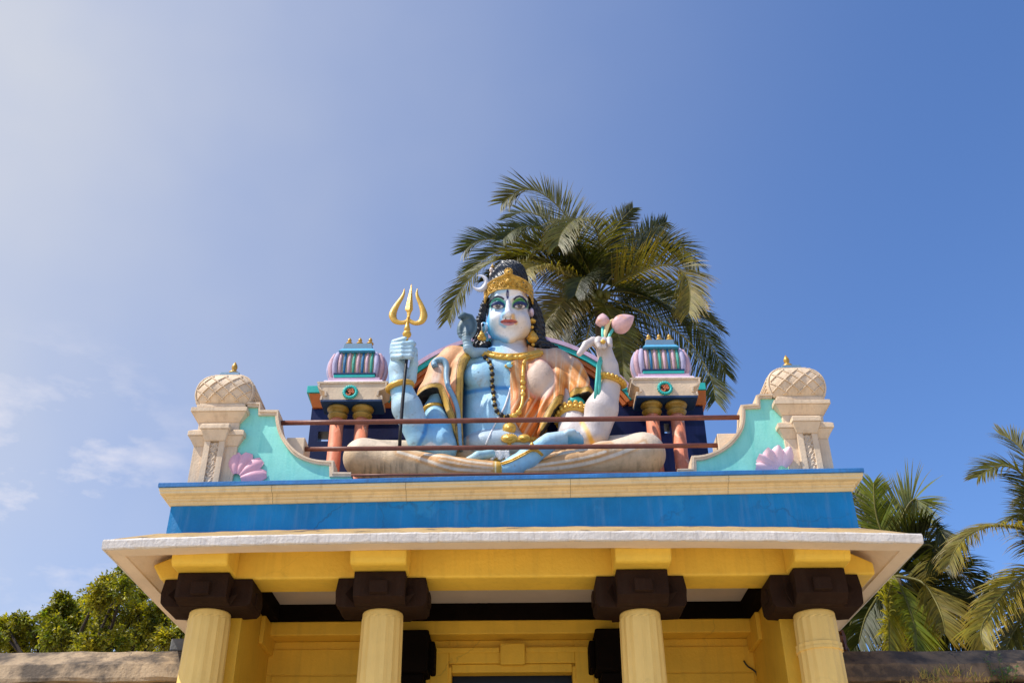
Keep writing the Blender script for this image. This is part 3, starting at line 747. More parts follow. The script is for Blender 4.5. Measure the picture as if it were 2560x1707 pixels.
def frond(name, path, parent, L=.75, roll=0., droop=.5, tint=(.055, .062, .014), lift=.25, n=76, dens=1., dry=.0, seed=0):
    """path: 3-D points of the midrib, base to tip"""
    rn = random.Random(seed*13+5)
    N_ = 40; P = catmull(path, N_); m = MB()
    seg = np.linalg.norm(np.diff(P, axis=0), axis=1); tot = seg.sum(); cum = np.concatenate([[0], np.cumsum(seg)])/tot
    rib = (.22, .19, .045) if not dry else (.22, .12, .04)
    m.tube(P[::2], [.027*(1-.86*t)+.003 for t in np.linspace(0, 1, len(P[::2]))], 6, col=rib)
    up = np.array([0, 0, 1.])
    for k in range(n):
        t = .10+.895*(k+.5)/n
        i = min(np.searchsorted(cum, t), N_-1); i = max(1, i); u = (t-cum[i-1])/(cum[i]-cum[i-1]+1e-9)
        p = P[i-1]+(P[i]-P[i-1])*u
        T = P[min(i+1, N_-1)]-P[max(i-2, 0)]; T = T/np.linalg.norm(T)
        S = np.cross(T, up); S = S/(np.linalg.norm(S)+1e-6); Nn = np.cross(S, T)
        c, s_ = math.cos(roll), math.sin(roll)
        S, Nn = c*S+s_*Nn, c*Nn-s_*S
        wv_ = min(1, max(0, (abs(T[2])-.62)/.28))
        if wv_ > 0:                                  # hanging straight down: spread the leaflets sideways
            X_ = np.array([1., -.25*math.sin(roll*3), 0]); X_ = X_-(X_@T)*T; X_ /= np.linalg.norm(X_)
            if X_@S < 0: X_ = -X_
            S = (1-wv_)*S+wv_*X_; S = S-(S@T)*T; S /= np.linalg.norm(S); Nn = np.cross(S, T)
        ll = L*(.55+.45*math.sin(math.pi*min(1, t*1.15)**.8) if t < .75 else (1-(t-.75)*2.2)*.93)
        ll = max(.16, ll)
        al = math.radians(62-30*t)
        for sd in (-1, 1):
            if rn.random() < .06: continue
            a = al+rn.uniform(-.12, .12); be = lift+rn.uniform(-.22, .22); l = ll*rn.uniform(.82, 1.08)
            d = math.cos(a)*T+math.sin(a)*(math.cos(be)*sd*S+math.sin(be)*Nn)
            w = rn.uniform(.020, .029)*dens
            dr = droop*rn.uniform(.6, 1.3)
            q = p.copy(); dd = d.copy(); c_ = []
            ns = 4
            for j in range(ns+1):
                c_.append((q.copy(), dd.copy())); dd = dd+np.array([0, 0, -1])*dr*(.18+.30*j/ns)
                dd /= np.linalg.norm(dd); q = q+dd*l/ns
            wv = np.cross(c_[1][1], Nn if abs(c_[1][1]@Nn) < .95 else T); wv /= np.linalg.norm(wv)+1e-6
            wv = wv*math.cos(.5)+Nn*math.sin(.5)*sd
            v = []
            prof = (.55, 1., .9, .55, .04)
            for (x, _), pw_ in zip(c_, prof): v += [x-wv*w*pw_, x+wv*w*pw_]
            f = [(2*j, 2*j+1, 2*j+3, 2*j+2) for j in range(ns)]
            g_ = rn.uniform(.65, 1.35); y_ = rn.random()*.5
            base = (tint[0]*g_*(1+y_*.5), tint[1]*g_, tint[2]*g_)
            tip = (base[0]*1.5+.03, base[1]*1.2+.015, base[2]*.9)
            nn = len(m.v); m.v += [tuple(x) for x in v]; m.f += [tuple(x+nn for x in q_) for q_ in f]; m.sm += [False]*len(f)
            for j in range(ns+1):
                cc = tip if j == ns else base
                m.c += [cc, cc]
    return m.build(name, PALM, parent, fix=False)

def palm(label, crown, y, fronds, mp_, trunk_r=.19, nuts=(), lean=.6, extra=0, L=.75, base_kw={}, seed=1):
    c = at(*mp_(*crown), y)
    o = empty('coconut_palm', (c[0]+lean, y, 0)); tag(o, label, 'palm tree', 'coconut palms behind the gateway')
    pts = [(c[0]+lean*(1-t)**2, y, c[2]*t*.992) for t in np.linspace(0, 1, 26)]
    m = MB(); m.tube(pts, [trunk_r*(1.5-.75*t if t < .15 else 1.39-.5*t)*(1.04 if i % 2 else .97)*.85 for i, t in enumerate(np.linspace(0, 1, 26))], 14)
    m.build('trunk', BARK, o)
    for i, fr in enumerate(fronds):
        path, dy, roll, droop = fr[:4]; kw = fr[4] if len(fr) > 4 else {}
        pp = [at(*mp_(a, b), y+dy*(k/(len(path)-1))) for k, (a, b) in enumerate(path)]
        pp[0] = c+(pp[0]-c)*.12
        kw = dict(dict(L=L, seed=seed*40+i, **base_kw), **kw)
        frond('frond', pp, o, roll=math.radians(roll), droop=droop, **kw)
    for k, (a, b, r) in enumerate(nuts):
        p = at(*mp_(a, b), y-.28+.1*(k % 3)); m = MB(); m.ball(p, (r, r, r*1.2), 12, 8); m.build('coconut', NUT, o)
    rn = random.Random(seed)
    for q in range(extra):
        az = 2*math.pi*(q+rn.random()*.6)/extra; up_ = rn.uniform(-.5, .9); ln = rn.uniform(3.0, 4.0)
        d = np.array([math.cos(az), .9*math.sin(az)+.35, 0]); pp = [c+d*ln*t+np.array([0, 0, ln*(up_*t-(.55+.3*max(0, up_))*t*t)]) for t in np.linspace(0, 1, 6)]
        frond('frond', pp, o, roll=rn.uniform(-.5, .5), droop=.7, L=L*.95, seed=seed*70+q, tint=G4, **base_kw)
    return o
G1 = (.052, .066, .009); G2 = (.088, .092, .012); G3 = (.16, .145, .02); G4 = (.028, .038, .007); GB = (.14, .18, .018); BR = (.12, .055, .02)
m8 = lambda a, b: (1100+.38263*a, 400+.38263*b)
big = [
 ([(1010, 880), (880, 720), (740, 610), (600, 560), (440, 580), (300, 640), (180, 740)], .4, 70, .25, dict(tint=G1, L=1.1)),
 ([(1010, 870), (900, 700), (760, 590), (640, 570), (520, 620), (430, 700)], -.8, 75, .25, dict(tint=G2, L=1.1)),
 ([(1020, 870), (930, 640), (800, 470), (660, 370), (540, 340), (450, 380)], .6, 70, .25, dict(tint=G1, L=1.1)),
 ([(1030, 860), (960, 640), (850, 400), (690, 235), (540, 195), (400, 285)], -.6, 75, 0.217, dict(tint=G2, L=1.19)),
 ([(1015, 860), (900, 660), (760, 520), (620, 440), (500, 450), (410, 520)], -1.6, 60, 0.31, dict(tint=G1)),
 ([(1010, 880), (860, 760), (690, 670), (480, 628), (280, 700), (130, 860), (45, 1050)], -1.0, 32, 0.6, dict(tint=G2, L=1.12)),
 ([(1000, 890), (820, 690), (600, 560), (420, 520), (250, 530), (150, 600)], -.2, 72, 0.248, dict(tint=G1, L=1.12)),
 ([(1035, 860), (1050, 640), (1030, 480), (970, 400), (880, 392), (800, 470), (770, 560)], -2.6, 22, 0.88, dict(tint=G2, L=1.40)),
 ([(1040, 850), (1090, 620), (1130, 480), (1190, 390), (1262, 312)], .3, 81, 0.186, dict(tint=G4, L=0.84)),
 ([(1060, 850), (1180, 690), (1320, 590), (1450, 545), (1570, 570), (1690, 690)], -.4, 63, 0.403, dict(tint=G4)),
 ([(1050, 850), (1150, 690), (1260, 560), (1360, 480), (1480, 405)], 1.2, 72, 0.248, dict(tint=G4, L=0.98)),
 ([(1060, 860), (1200, 780), (1380, 705), (1520, 690), (1610, 760), (1635, 880), (1625, 1000)], -1.2, 27, 0.6, dict(tint=G3, L=1.33)),
 ([(1070, 870), (1300, 900), (1500, 940), (1620, 1010), (1730, 1150), (1800, 1260), (1870, 1400)], -.4, 37, 0.64, dict(tint=G1, L=1.19)),
 ([(1060, 890), (1250, 960), (1450, 1060), (1620, 1180), (1720, 1320), (1780, 1450), (1800, 1580)], -1.2, 66, 0.372, dict(tint=G1, L=1.26)),
 ([(1020, 890), (940, 870), (850, 890), (740, 990), (660, 1110), (610, 1260)], -2.2, 57, 0.372, dict(tint=(.13, .12, .04), L=1.26)),
 ([(1040, 900), (1090, 980), (1150, 1090), (1190, 1250), (1200, 1430)], -2.0, 84, 0.31, dict(tint=G2, L=0.91)),
 ([(1000, 880), (880, 780), (760, 710), (640, 690), (560, 720), (520, 800)], -2.2, 32, 0.72, dict(tint=G3, L=1.12)),
 ([(1010, 900), (900, 960), (800, 1080), (740, 1220), (720, 1350)], -.8, 72, 0.372, dict(tint=G4, L=1.12)),
 ([(1050, 900), (1200, 1020), (1320, 1150), (1390, 1300), (1420, 1450)], .2, 78, 0.372, dict(tint=G4, L=1.19)),
 ([(1040, 870), (960, 700), (910, 600), (860, 540), (800, 560)], -1.5, 57, 0.64, dict(tint=G4, L=1.12)),
]
palm('tall coconut palm with coconuts rising behind the statue and arch', (1035, 880), 14.0, big, m8, .2,
     [(1000, 900, .13), (1040, 880, .13), (1070, 905, .13), (1025, 935, .13), (1060, 945, .12), (990, 870, .11), (1095, 880, .11)], lean=.9, L=1.0, base_kw=dict(n=150, dens=.70), extra=7, seed=1)
m5 = lambda a, b: (2050+.41906*a, 1050+.41906*b)
right = [
 ([(440, 880), (455, 740), (480, 610), (530, 500), (575, 470), (585, 540)], -.3, 60, .35, dict(tint=(.15, .18, .06), L=.85)),
 ([(430, 870), (370, 720), (300, 610), (250, 520), (205, 430)], .3, 65, .3, dict(tint=G2, L=.7)),
 ([(430, 870), (400, 740), (350, 620), (325, 500), (320, 370)], -.2, 45, .25, dict(tint=GB, L=.6)),
 ([(470, 870), (560, 720), (630, 650), (700, 640), (765, 740)], -.8, 20, .8, dict(tint=G4, L=.7)),
 ([(480, 880), (560, 790), (640, 740), (700, 780), (720, 860)], -.6, 40, .6, dict(tint=G4, L=.8)),
 ([(480, 890), (640, 885), (800, 895), (900, 940), (970, 1010), (1010, 1050)], -.4, 20, .9, dict(tint=G1, L=.85)),
 ([(500, 910), (600, 960), (680, 1060), (730, 1180), (745, 1270)], -1.0, 55, .5, dict(tint=G3, L=.75)),
 ([(440, 930), (490, 1020), (540, 1150), (570, 1270), (575, 1370)], -1.3, 75, .4, dict(tint=GB, L=.75)),
 ([(395, 990), (402, 1080), (410, 1200), (414, 1390)], -1.5, 85, .4, dict(tint=(.21, .21, .025), L=.75)),
 ([(520, 900), (660, 980), (770, 1050), (850, 1100), (905, 1160)], -.2, 30, .8, dict(tint=G4, L=.8)),
 ([(500, 950), (640, 1080), (760, 1210), (850, 1300), (930, 1380)], .1, 45, .6, dict(tint=G4, L=.85)),
 ([(430, 930), (330, 1010), (240, 1110), (180, 1220), (150, 1330)], .2, 50, .6, dict(tint=G4, L=.8)),
 ([(420, 930), (340, 1060), (270, 1180), (230, 1330)], -.4, 60, .5, dict(tint=G1, L=.8)),
 ([(460, 940), (560, 1100), (650, 1230), (690, 1390)], .3, 60, .6, dict(tint=G4, L=.9)),
 ([(450, 940), (480, 1120), (500, 1260), (500, 1400)], .6, 60, .6, dict(tint=G4, L=.9)),
 ([(440, 900), (360, 900), (270, 960), (200, 1060)], .5, 40, .7, dict(tint=G4, L=.8)),
]
p_r = palm('coconut palm with drooping yellow green fronds just behind the right wall end of the eave', (440, 930), 6.5, right, m5, .13, [], lean=.1, L=.72, base_kw=dict(dens=.46, n=128), seed=2)
for fr_ in p_r.children: pass
edge = [
 ([(1420, 860), (1330, 560), (1230, 350), (1140, 280), (1040, 280), (935, 345)], -.3, 45, .4, dict(tint=G2, L=.6)),
 ([(1420, 860), (1330, 440), (1240, 230), (1160, 130), (1065, 78)], .4, 55, .3, dict(tint=G2, L=.6)),
 ([(1420, 860), (1300, 700), (1150, 635), (1000, 635), (880, 690), (810, 770), (770, 860)], -.6, 15, .75, dict(tint=G3, L=.7)),
 ([(1420, 870), (1230, 920), (1100, 1030), (1010, 1150), (960, 1260), (985, 1370)], -.5, 30, .6, dict(tint=(.21, .19, .02), L=.7)),
 ([(1420, 880), (1300, 1040), (1200, 1190), (1140, 1290), (1100, 1390)], -.2, 60, .5, dict(tint=G2, L=.6)),
 ([(1420, 880), (1380, 1050), (1300, 1240), (1260, 1390)], .4, 60, .5, dict(tint=G4, L=.7)),
 ([(1420, 860), (1310, 620), (1220, 560), (1120, 600)], .5, 35, .6, dict(tint=G1, L=.6)),
 ([(1420, 860), (1380, 640), (1300, 430), (1200, 480)], .2, 35, .6, dict(tint=G4, L=.6)),
 ([(1420, 860), (1560, 700), (1700, 640), (1850, 760)], .2, 35, .6, dict(tint=G4, L=.6)),
 ([(1420, 860), (1560, 900), (1700, 1040), (1760, 1200)], .2, 35, .6, dict(tint=G4, L=.6)),
 ([(1420, 860), (1470, 600), (1560, 400), (1680, 330)], .2, 35, .6, dict(tint=G4, L=.6)),
]
palm('coconut palm whose long fronds reach in from the right edge of the photo', (1420, 880), 5.5, edge, m5, .17, [], lean=.4, L=.7, base_kw=dict(dens=.46, n=130), seed=3)
# a dead brown frond hanging beside the outer column
dp = [at(*m5(a, b), .7) for a, b in ((112, 1255), (125, 1300), (150, 1380), (180, 1450), (190, 1520))]
m = MB()
for k in range(26):
    t = k/25; i = RND.uniform(-.06, .05); q = [p+np.array([i*(1-.3*j)+RND.uniform(-.02, .02), RND.uniform(-.05, .05), RND.uniform(-.02, .02)]) for j, p in enumerate(dp[RND.choice((0, 0, 1, 2)):][:4])]
    w = RND.uniform(.012, .03); v = []
    for j, p in enumerate(q): s = w*(1-j/len(q)*.8); v += [p-np.array([s, 0, 0]), p+np.array([s, .02, 0])]
    g_ = RND.uniform(.5, 1.3); m.add(v, [(2*j, 2*j+1, 2*j+3, 2*j+2) for j in range(len(q)-1)], col=(.20*g_, .075*g_, .022*g_))
o = m.build('dead_frond', LEAF, None, fix=False); tag(o, 'dead brown palm frond hanging between the outer column and the dark wall', 'dead frond')

# ---------------------------------------------------------------- broadleaf tree on the left
m6 = lambda a, b: (.22109*a, 1380+.22109*b)
YT = 9.0
tree = empty('leafy_tree', (at(*m6(900, 1100), YT)[0], YT, 0)); tag(tree, 'bushy broadleaf tree with yellow green leaves behind the pale wall', 'tree')
base = np.array(tree.location); kk = 1/95.*.22109*2.0
limbs = MB(); trunk = MB()
top = at(*m6(950, 1150), YT)
trunk.tube([base+(top-base)*t+np.array([.15*math.sin(3*t), 0, 0]) for t in np.linspace(0, 1, 14)], [.26-.12*t for t in np.linspace(0, 1, 14)], 12)
trunk.build('trunk', BARK, tree)
blobs = [(1420, 230, 130), (1380, 420, 170), (1560, 480, 150), (1120, 470, 190), (1280, 620, 220), (1000, 620, 190), (720, 590, 140), (780, 720, 200), (560, 720, 140), (1560, 700, 200), (1780, 640, 130), (1900, 820, 180), (1680, 900, 220), (1400, 850, 240), (1120, 850, 240), (880, 900, 230), (640, 900, 220), (420, 850, 160), (235, 760, 95), (180, 930, 200), (30, 900, 105), (-60, 1010, 150), (400, 1020, 220), (700, 1060, 220), (1000, 1060, 220), (1300, 1060, 230), (1600, 1070, 220), (1900, 1010, 200), (2060, 900, 140), (2080, 1060, 170), (140, 1090, 200), (660, 520, 80), (1240, 330, 90), (-200, 960, 150), (60, 790, 70)]
lf = MB(); rn = random.Random(4)
tv = np.array([0, -.06, 1.])
def leaf(p, d, s, col):
    d = d/np.linalg.norm(d); n = np.array([rn.gauss(0, 1), rn.gauss(-.4, 1), rn.gauss(.9, 1)]); w = np.cross(d, n); w /= np.linalg.norm(w)+1e-6
    nn = len(lf.v); u = np.cross(w, d)*.12*s
    lf.v += [tuple(p), tuple(p+d*s*.5+w*s*.24+u), tuple(p+d*s), tuple(p+d*s*.5-w*s*.24+u)]
    lf.f.append((nn, nn+1, nn+2, nn+3)); lf.sm.append(False); lf.c += [col]*4
for bx, by, br in blobs:
    br = br*.82
    dpt = rn.uniform(-1.3, 1.0)
    c = at(*m6(bx, by), YT+dpt); r = abs(at(*m6(bx+br, by), YT+dpt)[0]-c[0])
    # limb from the trunk top towards the clump
    st = base+(top-base)*rn.uniform(.75, 1)
    mid = (st+c)/2+np.array([rn.uniform(-.2, .2), rn.uniform(-.2, .2), -.15])
    limbs.tube(catmull([st, mid, c], 9), [.042*(1-.8*t)+.010 for t in np.linspace(0, 1, 9)], 6)
    hue = rn.random()
    for tw in range(int(26+62*(br/200)**2)):
        d = np.array([rn.gauss(0, 1), rn.gauss(0, 1), rn.gauss(.15, 1)]); d /= np.linalg.norm(d)
        a = c+d*r*rn.uniform(.2, .7); e = c+d*r*(rn.uniform(.75, 1.2) if rn.random() < .75 else rn.uniform(1.2, 1.6))+np.array([0, 0, -.10*rn.random()])
        if rn.random() < .35: limbs.tube([c+d*r*.05, a, e], [.014, .009, .003], 4)
        g_ = rn.uniform(.6, 1.4); yel = min(1, max(0, .35+hue*.35+rn.gauss(0, .28)))
        for q in range(17):
            t = rn.random(); p = a+(e-a)*t+np.array([rn.gauss(0, .03), rn.gauss(0, .03), rn.gauss(0, .03)])
            dd = d*.6+np.array([rn.gauss(0, .6), rn.gauss(0, .6), rn.gauss(-.3, .5)])
            h = g_*rn.uniform(.75, 1.25)
            col = ((.110+.19*yel)*h, (.150+.105*yel)*h, (.011+.004*yel)*h)
            leaf(p, dd, rn.uniform(.05, .10), col)
limbs.build('limbs', paint('limb_bark', (.05, .035, .025), .3, .9, .5, 5), tree)
lf.build('crown', LEAF, tree, fix=False)

# ---------------------------------------------------------------- growth on the dark wall
gm = MB(); rn = random.Random(9)
for cx_, cy_, n_, h_ in ((640, 1520, 40, .15), (780, 1500, 34, .15), (860, 1520, 24, .13), (960, 1540, 14, .12), (700, 1545, 40, .10), (580, 1550, 20, .08)):
    for k in range(n_):
        p = at(*m5(cx_+rn.gauss(0, 45), cy_+25), .30)+np.array([0, rn.uniform(-.06, .04), 0])
        d = np.array([rn.gauss(0, .45), rn.gauss(-.3, .3), 1.]); d /= np.linalg.norm(d); h = h_*rn.uniform(.4, 1.2)
        e = p+d*h+np.array([rn.gauss(0, .05), 0, -.04]); w = np.array([.0035, 0, 0]); g_ = rn.uniform(.7, 1.2)
        gm.add([p-w, p+w, (p+e)/2+w+np.array([0, -.01, .02]), (p+e)/2-w+np.array([0, -.01, .02]), e], [(0, 1, 2, 3), (3, 2, 4)], col=(.42*g_, .30*g_, .10*g_) if rn.random() < .75 else (.16*g_, .19*g_, .04*g_))
o = gm.build('dry_grass', LEAF, None, fix=False); tag(o, kind='stuff')
wd = MB()
for k in range(9):
    p = at(*m5(1110+rn.gauss(0, 35), 1580), .28); d = np.array([rn.gauss(0, .3), rn.gauss(-.1, .2), 1]); e = p+d*rn.uniform(.12, .3)
    wd.tube([p, (p+e)/2, e], [.004, .003, .002], 4, col=(.12, .14, .03))
    for j in range(9):
        q = p+(e-p)*rn.uniform(.25, 1); dd = np.array([rn.gauss(0, 1), rn.gauss(-.3, .6), rn.gauss(.1, .5)]); dd /= np.linalg.norm(dd); s = rn.uniform(.03, .05)
        w = np.cross(dd, (0, -.7, .7)); wd.add([q, q+dd*s*.5+w*s*.3, q+dd*s, q+dd*s*.5-w*s*.3], [(0, 1, 2, 3)], col=(.08, .13, .03))
o = wd.build('weed', LEAF, None, fix=False); tag(o, 'small green leafy weed growing on the dark wall ledge by the palm fronds', 'weed')
# ================================================================== the statue
from mathutils.bvhtree import BVHTree
class Field:
    """signed distance field sampled on a grid; blended primitives; meshed by surface nets"""
    def __init__(s, lo, hi, h):
        s.lo = np.array(lo, np.float32); s.h = h
        s.n = [int(math.ceil((b-a)/h))+1 for a, b in zip(lo, hi)]
        s.ax = [(s.lo[i]+h*np.arange(s.n[i])).astype(np.float32) for i in range(3)]
        s.D = np.full(s.n, .25, np.float32); s.I = np.zeros(s.n, np.int8)
    def win(s, lo, hi):
        sl = []
        for i in range(3):
            a = int(max(0, math.floor((lo[i]-s.lo[i])/s.h))); b = int(min(s.n[i], math.ceil((hi[i]-s.lo[i])/s.h)+1))
            if b <= a: return None, None
            sl.append(slice(a, b))
        g = (s.ax[0][sl[0]][:, None, None], s.ax[1][sl[1]][None, :, None], s.ax[2][sl[2]][None, None, :])
        return tuple(sl), g
    def put(s, sl, d, k, idn, sub=False):
        A = s.D[sl]
        if sub:
            h = np.clip(.5-.5*(A+d)/k, 0, 1); s.D[sl] = A*(1-h)+(-d)*h+k*h*(1-h); return
        w = d < A; s.I[sl][w] = idn
        h = np.clip(.5+.5*(A-d)/k, 0, 1); s.D[sl] = A*(1-h)+d*h-k*h*(1-h)
    def rc(s, a, b, ra, rb, k=.03, i=0, sub=False):
        a = np.array(a, np.float32); b = np.array(b, np.float32); R = max(ra, rb)+k+4*s.h
        sl, g = s.win(np.minimum(a, b)-R, np.maximum(a, b)+R)
        if sl is None: return s
        ab = b-a; L2 = float(ab@ab)+1e-9
        p = [g[j]-a[j] for j in range(3)]
        t = np.clip((p[0]*ab[0]+p[1]*ab[1]+p[2]*ab[2])/L2, 0, 1)
        d = np.sqrt((p[0]-t*ab[0])**2+(p[1]-t*ab[1])**2+(p[2]-t*ab[2])**2)-(ra+(rb-ra)*t)
        s.put(sl, d, k, i, sub); return s
    def chain(s, pts, rs, k=.03, i=0, sub=False):
        for q in range(len(pts)-1): s.rc(pts[q], pts[q+1], rs[q], rs[q+1], k, i, sub)
        return s
    def ell(s, c, r, k=.03, i=0, sub=False, axes=None):
        c = np.array(c, np.float32); r = np.array(r, np.float32); R = float(max(r))+k+4*s.h
        sl, g = s.win(c-R, c+R)
        if sl is None: return s
        p = [g[j]-c[j] for j in range(3)]
        if axes is not None: p = [p[0]*e[0]+p[1]*e[1]+p[2]*e[2] for e in axes]
        k0 = np.sqrt((p[0]/r[0])**2+(p[1]/r[1])**2+(p[2]/r[2])**2)+1e-6
        k1 = np.sqrt((p[0]/r[0]**2)**2+(p[1]/r[1]**2)**2+(p[2]/r[2]**2)**2)+1e-6
        s.put(sl, k0*(k0-1)/k1, k, i, sub); return s
    def cut(s, fn):
        """keep where fn(x,y,z) < 0"""
        s.D = np.maximum(s.D, fn(s.ax[0][:, None, None], s.ax[1][None, :, None], s.ax[2][None, None, :]).astype(np.float32)); return s
    def ripple(s, fn):
        m = np.abs(s.D) < .1
        ii = np.nonzero(m); s.D[ii] += fn(s.ax[0][ii[0]], s.ax[1][ii[1]], s.ax[2][ii[2]]).astype(np.float32); return s
    def mesh(s):
        D = s.D; D[0] = D[-1] = .25; D[:, 0] = D[:, -1] = .25; D[:, :, 0] = D[:, :, -1] = .25
        S_ = D < 0; nx, ny, nz = D.shape
        cnt = np.zeros((nx-1, ny-1, nz-1), np.int8)
        cor = [(a, b, c) for a in (0, 1) for b in (0, 1) for c in (0, 1)]
        for a, b, c in cor: cnt += S_[a:nx-1+a, b:ny-1+b, c:nz-1+c]
        I, J, K = np.nonzero((cnt > 0) & (cnt < 8))
        vals = [D[I+a, J+b, K+c] for a, b, c in cor]
        acc = np.zeros((len(I), 3)); num = np.zeros(len(I))
        for q in range(8):
            for r in range(q+1, 8):
                df = [cor[r][j]-cor[q][j] for j in range(3)]
                if sum(map(abs, df)) != 1: continue
                m = (vals[q] < 0) != (vals[r] < 0)
                t = np.where(m, vals[q]/(vals[q]-vals[r]+1e-12), 0)
                for j in range(3): acc[:, j] += np.where(m, cor[q][j]+t*df[j], 0)
                num += m
        V = (np.stack([I, J, K], 1)+acc/num[:, None])*s.h+s.lo
        idx = -np.ones(cnt.shape, np.int32); idx[I, J, K] = np.arange(len(I))
        F_ = []
        for ax in range(3):
            a = [slice(None)]*3; b = [slice(None)]*3; a[ax] = slice(0, -1); b[ax] = slice(1, None)
            ch = S_[tuple(a)] != S_[tuple(b)]
            P = np.stack(np.nonzero(ch), 1)
            o1, o2 = [q for q in range(3) if q != ax]
            P = P[(P[:, o1] > 0) & (P[:, o2] > 0)]
            ins = S_[P[:, 0], P[:, 1], P[:, 2]]
            def cell(d1, d2):
                Q = P.copy(); Q[:, o1] -= d1; Q[:, o2] -= d2; return idx[Q[:, 0], Q[:, 1], Q[:, 2]]
            q = np.stack([cell(1, 1), cell(0, 1), cell(0, 0), cell(1, 0)], 1)
            fl = ins if ax != 1 else ~ins
            q[~fl] = q[~fl][:, ::-1]
            F_.append(q)
        F_ = np.concatenate(F_); F_ = F_[(F_ >= 0).all(1)]
        ids = s.I[I, J, K]
        return V, F_, ids

KS = .36989
YO = .22
def S(cx, cy, y): return at(840+KS*cx, 620+KS*cy, y+YO)
def px(cx, cy, y): return float(S(cx+10, cy, y)[0]-S(cx, cy, y)[0])/10     # metres per sketch pixel there
def toC1(V):
    q = V-CAMP; w = q@CF
    return ((1280+FPX*(q@CR)/w)-840)/KS, ((853.5-FPX*(q@CU)/w)-620)/KS
BV = []
def mesh_obj(name, V, F_, colr, mat, parent, bv=True, extra=None):
    me = bpy.data.meshes.new(name); off = wloc(parent)
    if extra is not None:
        V2, F2, c2 = extra; F_ = np.concatenate([F_, F2+len(V)]); V = np.concatenate([V, V2]); colr = np.concatenate([colr, c2])
    me.vertices.add(len(V)); me.vertices.foreach_set('co', (V-off).astype(np.float32).ravel())
    me.loops.add(len(F_)*4); me.polygons.add(len(F_))
    me.polygons.foreach_set('loop_start', np.arange(len(F_), dtype=np.int32)*4)
    me.loops.foreach_set('vertex_index', F_.astype(np.int32).ravel())
    me.polygons.foreach_set('use_smooth', np.ones(len(F_), bool)); me.update(calc_edges=True); me.validate()
    a = me.attributes.new('Col', 'FLOAT_COLOR', 'POINT')
    a.data.foreach_set('color', np.concatenate([colr, np.ones((len(V), 1))], 1).astype(np.float32).ravel())
    me.materials.append(mat); o = bpy.data.objects.new(name, me); COL.objects.link(o); o.parent = parent
    if bv: BV.append(BVHTree.FromPolygons([tuple(v) for v in V], [tuple(map(int, f)) for f in F_]))
    return o
def hit(cx, cy, off=.0):
    d = S(cx, cy, 0)-CAMP; d /= np.linalg.norm(d); best = None
    for b in BV:
        h = b.ray_cast(Vector(CAMP), Vector(d))
        if h[0] is not None and (best is None or h[3] < best): best = h[3]
    if best is None: best = float(np.linalg.norm(S(cx, cy, .45)-CAMP))
    return CAMP+d*(best-off)
def sm(a, b, x):
    t = np.clip((x-a)/(b-a), 0, 1); return t*t*(3-2*t)
def mixc(c, col, m):
    return c*(1-m[:, None])+np.array(col)*m[:, None]
def segdist(x, y, pts):
    d = np.full(len(x), 1e9)
    for (a, b), (c, e) in zip(pts[:-1], pts[1:]):
        t = np.clip(((x-a)*(c-a)+(y-b)*(e-b))/((c-a)**2+(e-b)**2+1e-9), 0, 1); d = np.minimum(d, np.hypot(x-a-t*(c-a), y-b-t*(e-b)))
    return d
def noise2(x, y, s, seed):
    r = np.random.RandomState(seed); v = 0
    for k in range(5):
        a = r.rand()*6.28; f = s*(1+.7*k); v = v+np.sin((x*math.cos(a)+y*math.sin(a))*f+r.rand()*6.28+1.7*np.sin((x*math.sin(a)-y*math.cos(a))*f*.6+k))/(1+.5*k)
    return v/2.4
def wseg(V, pts, y): P = [S(a, b, y) for a, b in pts]; return segdist(V[:, 0], V[:, 2], [(p[0], p[2]) for p in P])/.00172
SKIN = paint('statue_paint', (1, 1, 1), .10, .48, .35, 5, .30, (.25, .24, .22), attr=True, speck=.42, spec=.45)
CLOTH = paint('statue_cloth', (1, 1, 1), .12, .55, .4, 6, .40, (.22, .15, .08), attr=True, speck=.3, spec=.4)
HAIRM = paint('hair_black', (.012, .014, .022), .3, .38, .3, 8, .0, spec=.5)
SGOLD = paint('statue_gold', (.66, .38, .055), .14, .36, .35, 7, .12, (.25, .13, .03), spec=.55, metal=.2)
COBRA = paint('cobra_paint', (1, 1, 1), .12, .45, .3, 8, .1, attr=True)
MOON = paint('moon_grey', (.55, .55, .60), .1, .5, .2, 8)
BEADM = paint('bead_paint', (1, 1, 1), .2, .45, .5, 20, 0, attr=True)
st = empty('deity_statue', (float(S(1165, 900, .5)[0]), .45, ZR))
tag(st, 'large painted cross-legged deity statue, half blue half pale, wearing a gold crown', 'statue')

# ---- body -----------------------------------------------------------------
B = Field((-1.46, -.14, 5.86), (1.52, 1.2, 8.6), .0115)
B.ell(S(1165, 900, .60), (.50, .31, .50), .05, 0)
B.ell(S(1135, 1180, .54), (.44, .29, .46), .12, 0)
B.rc(S(972, 930, .60), S(965, 1330, .52), .20, .20, .08, 0)
B.ell(S(1090, 1345, .44), (.42, .26, .17), .05, 5)
B.rc(S(860, 820, .60), S(1480, 820, .60), .19, .19, .08, 0)
B.ell(S(1010, 870, .40), (.27, .15, .19), .03, 0)                   # pectoral
B.rc(S(850, 1010, .30), S(1180, 985, .20), .016, .016, .02, 0, sub=True)
B.rc(S(1168, 790, .68), S(1168, 590, .66), .240, .222, .05, 4)
